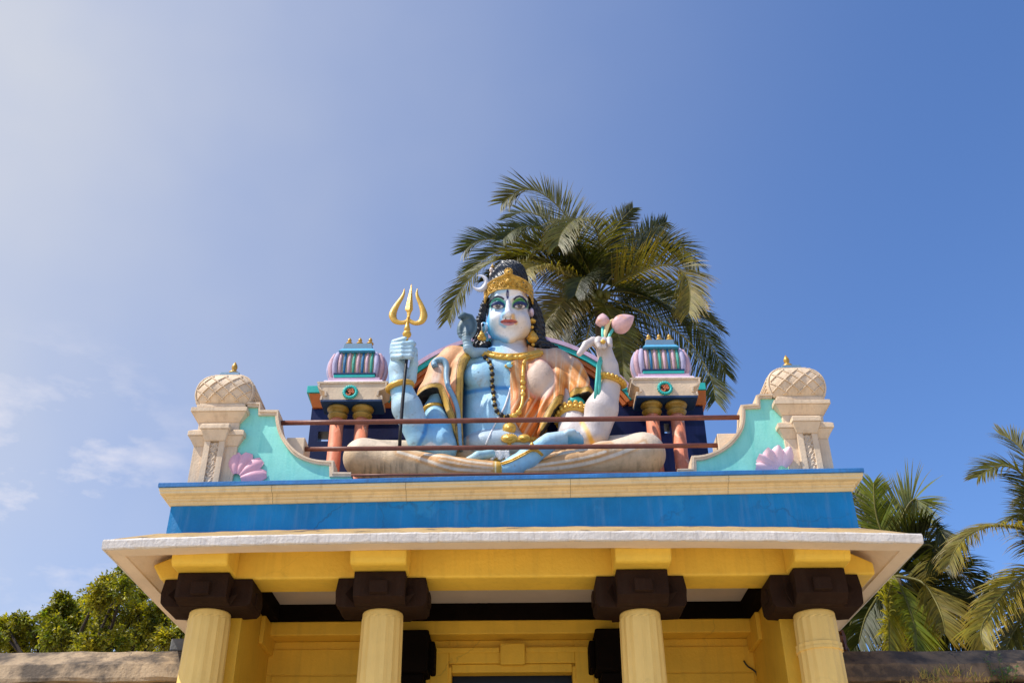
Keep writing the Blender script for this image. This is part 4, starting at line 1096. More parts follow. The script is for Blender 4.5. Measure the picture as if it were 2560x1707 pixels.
# image-left arm
B.chain([S(780, 850, .58), S(660, 1080, .46), S(690, 1240, .30), S(705, 1350, .22)], [.14, .100, .17, .19], .04, 1)
B.chain([S(575, 1300, .14), S(480, 1080, .07), S(432, 925, .05)], [.145, .165, .118], .035, 1)
B.rc(S(690, 1330, .2), S(575, 1310, .14), .17, .13, .05, 1)
B.chain([S(432, 915, .05), S(420, 820, .04), S(420, 720, .03)], [.122, .105, .088], .03, 1)
B.chain([S(508, 890, .06), S(528, 780, -.01), S(531, 690, -.03)], [.062, .046, .036], .02, 1)          # thumb
for yy, x0, x1, ty, rr in ((664, 385, 524, 645, .036), (688, 378, 520, 676, .030), (712, 378, 521, 704, .030), (740, 384, 514, 734, .032)):
    B.chain([S(x0+20, yy+10, .03), S(x0+6, yy-2, -.05), S((x0+x1)/2-4, (yy+ty)/2-4, -.125), S(x1-14, ty+1, -.115), S(x1+4, ty+4, -.055)], [rr*1.1, rr*1.22, rr*.94, rr*1.08, rr*.78], .013, 1)
B.rc(S(395, 640, .02), S(470, 615, -.05), .042, .036, .02, 1)
# image-right arm
B.chain([S(1540, 850, .58), S(1590, 1080, .46), S(1610, 1260, .32)], [.15, .14, .19], .04, 2)
B.rc(S(1610, 1280, .3), S(1745, 1290, .2), .17, .15, .05, 2)
B.chain([S(1745, 1270, .2), S(1795, 1090, .15), S(1862, 905, .1)], [.155, .185, .112], .035, 2)
B.chain([S(1862, 900, .1), S(1842, 800, .08), S(1812, 690, .04)], [.108, .106, .092], .03, 2)
B.chain([S(1782, 660, .02), S(1738, 630, -.06), S(1692, 652, -.11), S(1645, 715, -.13)], [.056, .052, .046, .032], .014, 2)
B.chain([S(1805, 650, .0), S(1776, 618, -.08), S(1768, 640, -.14), S(1782, 668, -.15)], [.046, .038, .034, .030], .010, 2)
B.chain([S(1826, 655, .01), S(1812, 622, -.07), S(1806, 640, -.13), S(1812, 668, -.135)], [.044, .036, .033, .028], .010, 2)
B.chain([S(1846, 660, .03), S(1846, 618, -.02), S(1848, 622, -.09), S(1846, 652, -.115)], [.042, .034, .030, .026], .010, 2)
B.chain([S(1835, 800, .16), S(1800, 720, .17), S(1778, 660, .12)], [.05, .042, .034], .02, 2)
# blue foot lying sole-up on the far thigh, its ankle coming out of the cloth
B.chain([S(1120, 1500, .02), S(1210, 1470, -.04), S(1300, 1415, -.07), S(1410, 1335, -.06), S(1520, 1285, -.03)], [.085, .105, .115, .098, .070], .03, 3)
B.rc(S(1440, 1300, -.05), S(1540, 1282, -.03), .085, .070, .03, 3)
for q, (a0, b0, a1, b1, r_) in enumerate(((1540, 1266, 1600, 1246, .044), (1556, 1280, 1634, 1254, .028), (1560, 1294, 1652, 1273, .026), (1560, 1306, 1662, 1293, .025), (1556, 1318, 1664, 1314, .023))):
    B.chain([S(a0, b0, -.05+.01*q), S((a0+a1)/2, (b0+b1)/2-6, -.085+.01*q), S(a1, b1, -.075+.01*q)], [r_, r_*.92, r_*.95], .005, 3)
B.chain([S(880, 1450, .02), S(960, 1405, -.02), S(1050, 1388, .02)], [.05, .052, .045], .02, 6)         # tip of the other foot
V, F_, I_ = B.mesh(); cu, cv = toC1(V)
c = np.tile(np.array([.60, .50, .44]), (len(V), 1))
sky_b = np.array([.29, .54, .70]); deep = np.array([.008, .20, .52])
nzv = noise2(cu, cv, .03, 3)
blu = np.isin(I_, (1, 3)) | ((I_ == 0) & (cu < 1182)) | ((I_ == 4) & (cu < 1160)) | ((I_ == 5) & (cu < 880))
c[blu] = sky_b
neck = (I_ == 4) | ((I_ == 0) & (cv < 742)); c[neck] = (.66, .60, .57)
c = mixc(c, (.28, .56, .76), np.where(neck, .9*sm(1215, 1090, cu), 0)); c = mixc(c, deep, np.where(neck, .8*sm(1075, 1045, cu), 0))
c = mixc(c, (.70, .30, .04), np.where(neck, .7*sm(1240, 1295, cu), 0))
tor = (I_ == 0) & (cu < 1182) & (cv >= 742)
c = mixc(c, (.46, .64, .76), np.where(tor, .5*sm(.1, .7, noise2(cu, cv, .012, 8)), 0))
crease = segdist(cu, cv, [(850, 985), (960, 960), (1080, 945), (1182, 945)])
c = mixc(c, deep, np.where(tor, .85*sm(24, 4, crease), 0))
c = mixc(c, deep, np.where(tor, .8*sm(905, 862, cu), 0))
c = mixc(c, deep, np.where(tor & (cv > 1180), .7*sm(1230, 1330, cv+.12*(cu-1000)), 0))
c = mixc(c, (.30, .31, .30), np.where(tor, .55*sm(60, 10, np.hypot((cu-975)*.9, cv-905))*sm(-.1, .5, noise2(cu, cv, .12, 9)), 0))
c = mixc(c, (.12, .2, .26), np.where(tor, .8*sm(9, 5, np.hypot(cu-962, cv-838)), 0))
c = mixc(c, (.42, .52, .58), np.where(I_ == 5, np.where(cu > 900, .95, 0.), 0))
al = (I_ == 1)
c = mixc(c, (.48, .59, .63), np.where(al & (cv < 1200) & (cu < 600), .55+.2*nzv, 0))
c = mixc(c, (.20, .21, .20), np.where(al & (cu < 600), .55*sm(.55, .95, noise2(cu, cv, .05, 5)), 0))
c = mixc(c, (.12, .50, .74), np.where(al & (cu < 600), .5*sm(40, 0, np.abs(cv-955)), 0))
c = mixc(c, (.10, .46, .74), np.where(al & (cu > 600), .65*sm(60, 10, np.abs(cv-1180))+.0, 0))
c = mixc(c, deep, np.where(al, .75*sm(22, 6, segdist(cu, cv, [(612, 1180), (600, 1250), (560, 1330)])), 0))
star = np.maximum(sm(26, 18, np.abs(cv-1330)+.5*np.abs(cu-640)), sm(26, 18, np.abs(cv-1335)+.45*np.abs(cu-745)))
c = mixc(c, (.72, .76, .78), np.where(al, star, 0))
ar = (I_ == 2)
c = mixc(c, (.60, .53, .51), np.where(ar, .6, 0))
c = mixc(c, (.80, .42, .05), np.where(ar, .8*sm(26, 5, segdist(cu, cv, [(1662, 1180), (1700, 1240), (1735, 1320)]))+.35*sm(1230, 1320, cv)*(cu > 1690), 0).clip(0, 1))
c = mixc(c, (.78, .50, .16), np.where(ar & (cv < 930) & (cv > 840), .55*sm(30, 0, np.abs(cv-890)), 0))
c = mixc(c, (.62, .38, .40), np.where(ar & (cv < 760), .35*sm(660, 740, cv)*(cu < 1770), 0))
ft = (I_ == 3)
c = mixc(c, (.50, .66, .74), np.where(ft, .75*sm(1320, 1255, cv), 0))
c = mixc(c, (.02, .24, .38), np.where(ft & (cu > 1568), .8*sm(1262, 1310, cv+.25*(1640-cu)), 0))
c = mixc(c, deep, np.where(ft, .6*sm(26, 6, segdist(cu, cv, [(1110, 1440), (1105, 1510)])), 0))
c = mixc(c, (.36, .56, .60), np.where(I_ == 6, 1., 0))

# ---- head (finer grid, same mesh)
O = S(1168, 460, .40); TILT = math.radians(17)
hf = np.array([0, -math.cos(TILT), -math.sin(TILT)]); hu = np.array([0, -math.sin(TILT), math.cos(TILT)]); hr = np.array([1., 0, 0])
kh = px(1168, 460, .40)
def H(cx, cy, cc):
    return O+kh*((cx-1168)*hr+((460-cy)/.97-.24*cc)*hu+cc*hf)
AX = (hr, hf, hu)
Hd = Field(O-np.array([.34, .46, .50]), O+np.array([.34, .40, .52]), .0055)
def he(cx, cy, cc, r, k=.03, i=0, sub=False): Hd.ell(H(cx, cy, cc), np.array(r)*kh, k, i, sub, AX)
def hc(pts, rs, k=.02, i=0, sub=False): Hd.chain([H(*p) for p in pts], [r*kh for r in rs], k, i, sub)
he(1168, 385, -60, (140, 165, 185))
he(1166, 498, -26, (141, 146, 128), .06)
he(1106, 540, 4, (72, 84, 78), .12); he(1228, 540, 4, (72, 84, 78), .12)
he(1166, 590, 44, (66, 42, 58), .05)
he(1094, 486, 62, (50, 56, 44), .06); he(1240, 486, 62, (50, 56, 44), .06)
he(1166, 300, 75, (95, 50, 40), .05)
hc([(1052, 356, 74), (1092, 334, 96), (1142, 352, 104)], [9, 11, 8], .04); hc([(1286, 356, 74), (1244, 334, 96), (1190, 352, 104)], [9, 11, 8], .04)
he(1096, 388, 132, (46, 24, 26), .02, 0, True); he(1242, 388, 132, (46, 24, 26), .02, 0, True)
he(1096, 391, 86, (42, 22, 28), .012); he(1242, 391, 86, (42, 22, 28), .012)
hc([(1056, 390, 92), (1094, 374, 113), (1134, 392, 102)], [8, 11, 7], .02); hc([(1282, 390, 92), (1244, 374, 113), (1204, 392, 102)], [8, 11, 7], .02)
hc([(1062, 398, 92), (1096, 411, 104), (1130, 402, 102)], [4, 5, 4], .01); hc([(1276, 398, 92), (1242, 411, 104), (1208, 402, 102)], [4, 5, 4], .01)
hc([(1166, 355, 108), (1164, 405, 128), (1161, 446, 156)], [13, 16, 21], .02)
he(1161, 455, 157, (25, 21, 22), .025); he(1138, 462, 138, (19, 16, 22), .025); he(1187, 463, 138, (19, 16, 22), .025)
he(1146, 474, 148, (7, 6, 12), .006, 0, True); he(1178, 475, 148, (7, 6, 12), .006, 0, True)
he(1165, 503, 96, (62, 38, 40), .03)
hc([(1116, 501, 106), (1144, 490, 130), (1166, 493, 138), (1188, 490, 130), (1218, 502, 106)], [5, 12, 12, 12, 5], .01)
hc([(1128, 508, 108), (1166, 517, 132), (1206, 508, 108)], [6, 15, 6], .01)
hc([(1122, 503, 124), (1166, 503, 145), (1212, 503, 124)], [2.5, 3, 2.5], .005, 0, True)
he(1000, 535, -8, (29, 76, 30), .012, 1); he(996, 528, 24, (10, 50, 16), .01, 1, True); he(1006, 545, 20, (5, 40, 8), .008, 1)
hc([(1008, 590, -30), (1020, 620, -30)], [20, 12], .02, 1)
he(1322, 440, -52, (18, 80, 30), .012, 2)
V2, F2, I2 = Hd.mesh(); hu_, hv_ = toC1(V2)
d2 = np.tile(np.array([.82, .80, .81]), (len(V2), 1))
fr = (V2-O)@hf/kh                                                   # depth towards the viewer
front = sm(-60, 20, fr)
bl = np.array([.015, .36, .68])
d2 = mixc(d2, (.74, .65, .59), sm(1170, 1260, hu_))
d2 = mixc(d2, (.42, .66, .80), .75*sm(1120, 1050, hu_)*sm(440, 520, hv_)); d2 = mixc(d2, bl, .9*sm(1050, 1028, hu_))
d2 = mixc(d2, bl, .8*sm(52, 12, segdist(hu_, hv_, [(1032, 560), (1055, 605), (1100, 625), (1140, 636)])))
d2 = mixc(d2, bl, .65*sm(20, 3, segdist(hu_, hv_, [(1136, 425), (1124, 455), (1112, 490), (1112, 512), (1140, 530)])))
d2 = mixc(d2, bl, .55*sm(14, 3, segdist(hu_, hv_, [(1058, 416), (1096, 424), (1130, 414), (1140, 385), (1140, 360)])))
d2 = mixc(d2, bl, .55*sm(40, 10, segdist(hu_, hv_, [(1040, 330), (1080, 290), (1150, 275)])))
d2 = mixc(d2, (.80, .40, .05), .8*sm(22, 5, segdist(hu_, hv_, [(1196, 455), (1200, 480), (1216, 505)])))
d2 = mixc(d2, (.78, .50, .18), .6*sm(50, 10, segdist(hu_, hv_, [(1300, 560), (1270, 620), (1200, 640)])))
d2 = mixc(d2, (.55, .40, .12), .5*sm(16, 4, segdist(hu_, hv_, [(1200, 350), (1205, 400), (1230, 414)])))
d2[I2 == 1] = (.78, .80, .86); d2 = mixc(d2, bl, np.where(I2 == 1, .9*sm(16, 4, segdist(hu_, hv_, [(1002, 480), (996, 560)])), 0))
d2 = mixc(d2, bl, np.where((hu_ < 1030) & (hv_ > 575), .8, 0))
d2[I2 == 2] = (.72, .55, .64)
fm = front*(I2 == 0)
def both(fn, l, r):
    global d2
    for ex, col in ((1094, l), (1243, r)): d2 = mixc(d2, col, fm*fn(ex))
sgn = lambda ex: -1 if ex < 1168 else 1
both(lambda ex: .95*sm(1.12, .9, np.hypot((hu_-ex-sgn(ex)*4)/57, (hv_-390)/54))*sm(414, 400, hv_), (.06, .42, .30), (.12, .42, .10))
both(lambda ex: sm(1.15, .92, np.hypot((hu_-ex)/47, (hv_-392)/33))*sm(408, 398, hv_), (.012, .03, .14), (.012, .025, .12))
def almond(ex, w, h): return np.hypot((hu_-ex)/w, (hv_-396)/h)+.25*np.clip((388-hv_)/10, 0, 2)
both(lambda ex: .85*sm(1.2, 1.0, almond(ex, 37, 16)), (.015, .03, .09), (.02, .02, .05))
both(lambda ex: sm(1.10, .9, almond(ex, 34, 13.5)), (.66, .58, .57), (.66, .58, .57))
both(lambda ex: sm(1.15, .95, np.hypot(hu_-ex-1, hv_-391)/16.5)*sm(1.2, 1.0, almond(ex, 34, 13.5)), (.06, .05, .045), (.06, .05, .045))
both(lambda ex: sm(1.15, .9, np.hypot(hu_-ex-1, hv_-391)/11.5)*sm(1.2, 1.0, almond(ex, 34, 13.5)), (.20, .17, .15), (.20, .17, .15))
both(lambda ex: sm(1.2, .8, np.hypot(hu_-ex-1, hv_-391)/5.5), (.006, .006, .008), (.006, .006, .008))
both(lambda ex: sm(1.2, .7, np.hypot(hu_-ex-4, hv_-385)/2.6), (.8, .8, .8), (.8, .8, .8))
for pts in ([(1036, 372), (1048, 350), (1070, 333), (1095, 328), (1118, 334), (1132, 344)], [(1204, 346), (1218, 333), (1240, 326), (1262, 334), (1280, 352), (1292, 380)]):
    d2 = mixc(d2, (.010, .014, .045), fm*sm(8.5, 4.5, segdist(hu_, hv_, pts)))
d2 = mixc(d2, (.012, .02, .12), fm*sm(1.15, .85, np.hypot((hu_-1160)/10, (hv_-312)/33)))
d2 = mixc(d2, (.55, .55, .62), fm*sm(1.1, .8, np.hypot((hu_-1163)/2.5, (hv_-314)/14)))
d2 = mixc(d2, (.52, .12, .09), fm*sm(12.5, 9.5, segdist(hu_, hv_, [(1124, 499), (1146, 491), (1166, 494), (1186, 491), (1212, 499)])))
d2 = mixc(d2, (.62, .28, .32), fm*sm(10, 7.5, segdist(hu_, hv_, [(1138, 511), (1166, 516), (1196, 511)])))
d2 = mixc(d2, (.10, .02, .03), fm*sm(3.5, 1.5, segdist(hu_, hv_, [(1110, 497), (1124, 501), (1144, 504), (1166, 505), (1190, 504), (1212, 501), (1226, 497)])))
d2 = mixc(d2, (.03, .12, .16), fm*sm(6, 3, np.hypot((hu_-1146)*.8, hv_-476)))
d2 = mixc(d2, (.28, .12, .03), fm*.7*sm(6, 3, np.hypot((hu_-1178)*.8, hv_-476)))
d2 = mixc(d2, (.16, .13, .12), fm*.7*sm(.97, 1.1, noise2(hu_, hv_, .11, 21))*sm(560, 600, hv_))
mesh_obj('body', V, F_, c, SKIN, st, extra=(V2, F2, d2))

# ---- leg cloth
D_ = Field((-2.06, -.20, 5.80), (2.04, 1.2, 6.9), .0135)
D_.chain([S(185, 1420, .18), S(420, 1452, .10), S(720, 1478, .02), S(1090, 1495, -.01)], [.205, .165, .125, .085], .06)
D_.rc(S(185, 1418, .2), S(760, 1420, .62), .20, .20, .08)
D_.chain([S(2075, 1396, .18), S(1800, 1420, .10), S(1560, 1455, .04), S(1290, 1500, -.01)], [.225, .170, .115, .06], .06)
D_.rc(S(2080, 1392, .2), S(1560, 1400, .62), .225, .20, .08)
D_.rc(S(760, 1440, .55), S(1560, 1440, .55), .22, .22, .1)
for pts, r in (([(560, 1415), (700, 1455), (860, 1490), (1060, 1458)], .022), ([(420, 1372), (620, 1430), (800, 1490), (1040, 1500)], .018), ([(700, 1425), (880, 1455), (1060, 1478)], .016),
               ([(1285, 1492), (1480, 1486), (1700, 1452), (1900, 1392), (2080, 1318)], .026), ([(1400, 1412), (1560, 1376), (1720, 1348), (1850, 1330)], .022), ([(1330, 1470), (1520, 1440), (1680, 1412), (1820, 1372)], .018)):
    q = catmull(pts, 12); prev = None
    base = lambda x: -.02
    for a, b in q:
        t = abs(a-1130)/1000
        y = -.10+.06*t
        p = S(a, b, y)
        # slide the fold onto the surface of the cloth
        ii = [int(np.clip(round((p[j]-D_.lo[j])/D_.h), 0, D_.n[j]-1)) for j in range(3)]
        col = D_.D[ii[0], :, ii[2]]; neg = np.nonzero(col < 0)[0]
        if len(neg): y2 = float(D_.ax[1][neg[0]]); p = S(a, b, y2)
        if prev is not None: D_.rc(prev, p, r, r, .03)
        prev = p
D_.cut(lambda x, y, z: (ZR-.012)-z+0*x+0*y)
V, F_, I_ = D_.mesh(); cu, cv = toC1(V)
c = np.tile(np.array([.66, .47, .28]), (len(V), 1))
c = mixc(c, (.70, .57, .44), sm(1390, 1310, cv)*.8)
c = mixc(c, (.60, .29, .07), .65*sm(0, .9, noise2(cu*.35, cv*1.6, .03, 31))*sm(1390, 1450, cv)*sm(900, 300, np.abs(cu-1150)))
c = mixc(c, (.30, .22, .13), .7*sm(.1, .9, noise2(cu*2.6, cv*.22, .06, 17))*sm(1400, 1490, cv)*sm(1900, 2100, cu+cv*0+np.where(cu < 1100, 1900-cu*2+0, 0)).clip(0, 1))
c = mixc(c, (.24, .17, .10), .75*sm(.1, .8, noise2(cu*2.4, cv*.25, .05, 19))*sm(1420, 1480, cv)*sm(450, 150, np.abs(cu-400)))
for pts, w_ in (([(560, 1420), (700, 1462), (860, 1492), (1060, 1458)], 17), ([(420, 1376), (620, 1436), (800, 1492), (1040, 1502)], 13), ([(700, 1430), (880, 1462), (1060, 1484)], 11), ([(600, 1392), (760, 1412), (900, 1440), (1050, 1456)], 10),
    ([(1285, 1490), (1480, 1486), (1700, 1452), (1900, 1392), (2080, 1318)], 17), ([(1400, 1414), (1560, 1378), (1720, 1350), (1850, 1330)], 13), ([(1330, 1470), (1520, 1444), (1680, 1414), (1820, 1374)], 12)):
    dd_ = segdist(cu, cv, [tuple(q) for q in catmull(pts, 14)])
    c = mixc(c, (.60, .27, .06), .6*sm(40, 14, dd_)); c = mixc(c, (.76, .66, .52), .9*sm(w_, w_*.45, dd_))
cuff = sm(1064, 1068, cu)*sm(1136, 1132, cu)
c = mixc(c, (.60, .34, .05), cuff); c = mixc(c, (.85, .72, .45), cuff*sm(3, 1, np.abs(np.abs(cu-1100)-22)))
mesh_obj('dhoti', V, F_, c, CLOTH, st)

# ---- robe over the image-left shoulder
goldc = (.56, .33, .055)
def polyfn(pts, y):
    P = np.array([S(a, b, y) for a, b in pts]); o = np.argsort(P[:, 0]); return lambda x: np.interp(x, P[o, 0], P[o, 2])
R_ = Field((-1.2, .05, 6.2), (-.2, 1.2, 8.1), .010)
R_.chain([S(900, 770, .58), S(800, 770, .58), S(725, 830, .55), S(655, 990, .44), S(620, 1080, .38)], [.17, .19, .175, .17, .17], .05)
R_.chain([S(890, 740, .46), S(850, 800, .36), S(815, 960, .30), S(812, 1130, .27), S(835, 1280, .24), S(850, 1400, .20)], [.10, .11, .10, .085, .06, .035], .04)
R_.rc(S(700, 860, .46), S(800, 1080, .33), .13, .07, .06)
R_.chain([S(770, 940, .38), S(785, 1130, .33), S(828, 1290, .27)], [.10, .085, .05], .04)
lowp = [(560, 1010), (600, 990), (650, 978), (690, 975), (715, 1040), (755, 1160), (800, 1285), (832, 1400)]
lf_ = polyfn(lowp, .36)
R_.cut(lambda x, y, z: (lf_(x)-z)*.6+0*y)
rin = [(915, 700), (880, 770), (862, 850), (856, 1000), (856, 1200), (866, 1400)]
Pq = np.array([S(a, b, .32) for a, b in rin]); o_ = np.argsort(Pq[:, 2])
R_.cut(lambda x, y, z: x-np.interp(z, Pq[o_, 2], Pq[o_, 0])+0*y)
V, F_, I_ = R_.mesh(); cu, cv = toC1(V)
c = np.tile(np.array([.70, .36, .17]), (len(V), 1))
c = mixc(c, (.72, .17, .03), sm(860, 1020, cv+.25*(cu-760)))
c = mixc(c, (.72, .60, .52), .7*sm(40, 10, segdist(cu, cv, [(700, 790), (660, 930)])))
c = mixc(c, (.66, .26, .10), .5*sm(.2, .8, noise2(cu*1.6, cv*.4, .04, 41)))
dl = wseg(V, lowp, .36); dr = wseg(V, rin, .32)
yy = V[:, 1]
c = mixc(c, goldc, sm(46, 42, dl)*(cv > 900)); c = mixc(c, goldc, sm(46, 42, dr))
c = mixc(c, (.14, .07, .015), sm(4, 2, np.abs(dl-44))*(cv > 900)+sm(4, 2, np.abs(dr-44)))
c = mixc(c, (.16, .09, .02), .7*(sm(3, 1.5, np.abs(dl-34))*(cv > 900)+sm(3, 1.5, np.abs(dr-34))+sm(3, 1.5, np.abs(dr-12))))
fw = V-CAMP
c = mixc(c, (.012, .010, .010), (np.abs(lf_(V[:, 0])-V[:, 2]) < .014)*(yy > .12)*1.)  # flat sleeve end coloured black, standing for the shade of its hollow
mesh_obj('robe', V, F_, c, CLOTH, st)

# ---- orange drape on the image-right side
G = Field((-.05, .1, 6.2), (1.2, 1.25, 8.15), .010)
G.ell(S(1165, 900, .60), (.52, .335, .52), .05); G.ell(S(1150, 1180, .54), (.47, .32, .48), .12)
G.rc(S(1168, 800, .62), S(1480, 800, .60), .22, .21, .08)
G.chain([S(1480, 800, .60), S(1575, 850, .55), S(1650, 1000, .44), S(1680, 1080, .40)], [.21, .185, .165, .165], .05)
G.chain([S(1480, 900, .42), S(1450, 1080, .32), S(1400, 1240, .27)], [.15, .12, .06], .05)
G.ell(S(1380, 888, .37), (.185, .17, .25), .03, 1)
G.ripple(lambda x, y, z: .011*np.sin(38*(x*(1.0+.5*np.clip(7.3-z, 0, 1))+.25*np.sin(2.5*z)+.42*np.clip(7.25-z, 0, 2)))*1.35*np.clip((7.95-z)*3, .25, 1)*np.clip((np.hypot((x-S(1380, 885, .2)[0])/.165, (z-S(1380, 885, .2)[2])/.225)-1)*5, 0, 1))
lowr = [(1350, 1312), (1400, 1262), (1440, 1200), (1470, 1140), (1520, 1075), (1580, 1030), (1640, 1008), (1712, 998)]
lr = polyfn(lowr, .34)
G.cut(lambda x, y, z: (lr(x)-z)*.6+0*y)
lin = [(1300, 700), (1215, 745), (1180, 790), (1178, 900), (1180, 1130), (1250, 1230), (1350, 1312)]
Pq2 = np.array([S(a, b, .27) for a, b in lin]); o2_ = np.argsort(Pq2[:, 2])
G.cut(lambda x, y, z: (np.interp(z, Pq2[o2_, 2], Pq2[o2_, 0])-x)*.8+0*y)
V, F_, I_ = G.mesh(); cu, cv = toC1(V)
c = np.tile(np.array([.68, .29, .085]), (len(V), 1))
u_ = cu-1180+.55*(cv-1010).clip(0, 900)-.18*(cu-1380)*np.clip((1000-cv)/300, 0, 1); wq = noise2(cu, cv, .010, 52)
sw = .5*np.sin(.115*u_+1.3*wq)+.35*np.sin(.21*u_+2.+2*wq)+.25*np.sin(.37*u_+1.5*wq+1)
c = mixc(c, (.68, .19, .02), .9*sm(900, 1080, cv+.15*np.abs(cu-1400)))
c = mixc(c, (.72, .30, .05), .6*(cu > 1500)*sm(-.2, .6, noise2(cu, cv*.6, .02, 57)))
c = mixc(c, (.70, .48, .28), .75*sm(.1, .65, sw)*sm(1340, 1000, cv))
c = mixc(c, (.70, .50, .30), .6*sm(.3, .8, sw))
c = mixc(c, (.46, .10, .02), .65*sm(.15, .75, -sw)*sm(760, 1000, cv))
c = mixc(c, (.50, .38, .30), .7*sm(820, 750, cv)*sm(1330, 1450, cu))
br = np.hypot((cu-1382)/92, (cv-885)/122)
c = mixc(c, (.62, .30, .30), .5*sm(1.25, 1.05, br)); c = mixc(c, (.62, .46, .36), sm(1.08, .92, br))
c = mixc(c, (.45, .36, .30), .35*sm(.3, .9, noise2(cu*1.5, cv*.6, .06, 61))*sm(1., .7, br)*sm(930, 860, cv))
dl = wseg(V, lowr, .34)
c = mixc(c, goldc, sm(52, 48, dl)*(cu > 1380)); c = mixc(c, (.14, .07, .015), (sm(4, 2, np.abs(dl-50))+.7*sm(3, 1.5, np.abs(dl-40)))*(cu > 1380))
ring = sm(.25, .6, np.sin(cu*.16+cv*.02)*np.sin((dl-24)*.16+1.5)); c = mixc(c, (.30, .16, .025), .5*ring*sm(34, 30, dl)*(cu > 1380))
c = mixc(c, (.012, .010, .010), (np.abs(lr(V[:, 0])-V[:, 2]) < .014)*1.)  # cut face blackened to stand for the shade inside the sleeve
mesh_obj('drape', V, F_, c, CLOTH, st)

# ---- hair
Hr = Field(O-np.array([.52, .40, .70]), O+np.array([.85, .55, .72]), .009)
def hh(cx, cy, cc, r, k=.03): Hr.ell(H(cx, cy, cc), np.array(r)*kh, k, 0, False, AX)
def hq(pts, rs, k=.02): Hr.chain([H(*p) for p in pts], [r*kh for r in rs], k)
hh(1168, 215, -50, (132, 100, 140)); hh(1172, 170, -55, (112, 82, 110)); hh(1168, 400, -125, (160, 215, 120), .04)
for a, b in ((1016, 362), (1000, 392), (992, 422), (988, 450)): hh(a, b, -42, (27, 20, 34), .006)
hq([(975, 480, -100), (958, 570, -105), (970, 640, -100)], [34, 38, 44]); hq([(1010, 655, -60), (950, 660, -70), (928, 690, -80)], [38, 36, 22])
hq([(1318, 350, -60), (1352, 440, -75), (1366, 530, -85), (1360, 620, -85)], [30, 40, 46, 56]); hq([(1360, 640, -70), (1420, 680, -80), (1470, 700, -90), (1525, 732, -90)], [50, 46, 38, 22])
Hr.ripple(lambda x, y, z: .010*np.sin(95*(z-O[2])+34*np.sin(4.*(x-O[0]))+16*np.sin(9*x+4*z))+.004*np.sin(150*(x+.4*z)))
V, F_, I_ = Hr.mesh(); mesh_obj('hair', V, F_, np.tile((.012, .014, .022), (len(V), 1)), HAIRM, st, bv=False)

# ---- crown: curved gold band with bosses
def cr_pt(phi, cy, out=0): return H(1168+(153+out)*math.sin(phi), cy, -52+(168+out)*math.cos(phi))
deg = math.radians
def bot(p): return float(np.interp(abs(math.degrees(p)), [0, 25, 50, 70, 90, 108], [284, 290, 312, 345, 392, 430]))
def topc(p): return float(np.interp(abs(math.degrees(p)), [0, 8, 16, 25, 45, 65, 90, 108], [172, 178, 192, 200, 222, 250, 300, 350]))
m = MB(); ph = np.linspace(-deg(108), deg(108), 91); rs = []
for p in ph:
    b_, t_ = bot(p), topc(p); r = []
    for q, o_ in ((0, 6), (.0, 16), (.10, 17), (.16, 10), (.5, 12+3*math.sin(p*30)), (.84, 10), (.90, 16), (1, 15), (1, 4)): r.append(cr_pt(p, b_+(t_-b_)*q, o_))
    rs.append(r)
m.rings(rs, closed=False)
def boss(p, cy, r, cl=None):
    c0 = cr_pt(p, cy, 10); k_ = r*kh
    m.ball(c0+hf*.0, (k_, k_*.55, k_), 14, 8)
    n = 14
    for q in range(n):
        a = 2*math.pi*q/n; e = H(1168, 460, 0)*0
        pp = c0+hr*(k_*1.05*math.cos(a)*math.cos(p))+hu*k_*1.05*math.sin(a)+np.array([0, 1, 0])*k_*1.05*math.cos(a)*math.sin(p)*1
        m.ball(pp, k_*.26, 6, 4)
    m.ball(c0+hf*k_*.5+hr*math.sin(p)*k_*.3, k_*.42, 8, 5)
boss(0, 228, 22); boss(deg(34), 240, 16); boss(-deg(34), 240, 16); boss(deg(66), 298, 14); boss(-deg(66), 298, 14)
boss(0, 168, 24)
for p in np.linspace(-deg(100), deg(100), 60):
    m.ball(cr_pt(p, topc(p)+4, 14), 5.5*kh, 6, 4)
    m.ball(cr_pt(p, (bot(p)*.72+topc(p)*.28)+9*math.sin(p*17), 13), 5*kh, 6, 4)
    m.ball(cr_pt(p, (bot(p)*.45+topc(p)*.55)+9*math.cos(p*19), 13), 4.6*kh, 6, 4)
for s_ in (-1, 1):
    for p0 in (14, 50, 80):
        m.tube([cr_pt(s_*deg(p0+7*math.cos(a)*(1-a/9)), bot(deg(p0))*.6+topc(deg(p0))*.4+26*math.sin(a)*(1-a/9), 15) for a in np.linspace(0, 7, 18)], 3.6*kh, 5)
m.ball(cr_pt(0, 272, 16), (8*kh, 8*kh, 14*kh), 8, 6)
crown = m.build('crown', paint('crown_gold', (.60, .34, .045), .42, .36, 1., 24, .1, (.12, .06, .01), spec=.55, metal=.2, speck=.5, fine=70), st, fix=False)  # dark mottling in the gold imitates shade in relief crevices
gem = MB()
for p, cy, o_ in ((0, 168, 34), (deg(34), 240, 25), (-deg(34), 240, 25), (deg(66), 298, 22), (-deg(66), 298, 22)): gem.ball(cr_pt(p, cy, o_), 5*kh, 8, 6)
gem.build('crown_gems', paint('gem_dark', (.02, .05, .06), .1, .2, 0, spec=.8), crown)
# crescent moon
m = MB(); rs = []
for a in np.linspace(deg(-178), deg(122), 48):
    t = (a-deg(-178))/deg(300); w = .6+46*math.sin(math.pi*t)**1.1; R0 = 60-w*.5
    cx_, cy_ = 980+R0*math.cos(a), 236-R0*math.sin(a)
    rs.append([H(cx_+math.cos(a)*w*.5*x, cy_-math.sin(a)*w*.5*x, 30+z) for x, z in ((-1, 0), (0, w*.4), (1, 0), (0, -w*.4))])
m.rings(rs); m.build('crescent_moon', MOON, st, fix=True)
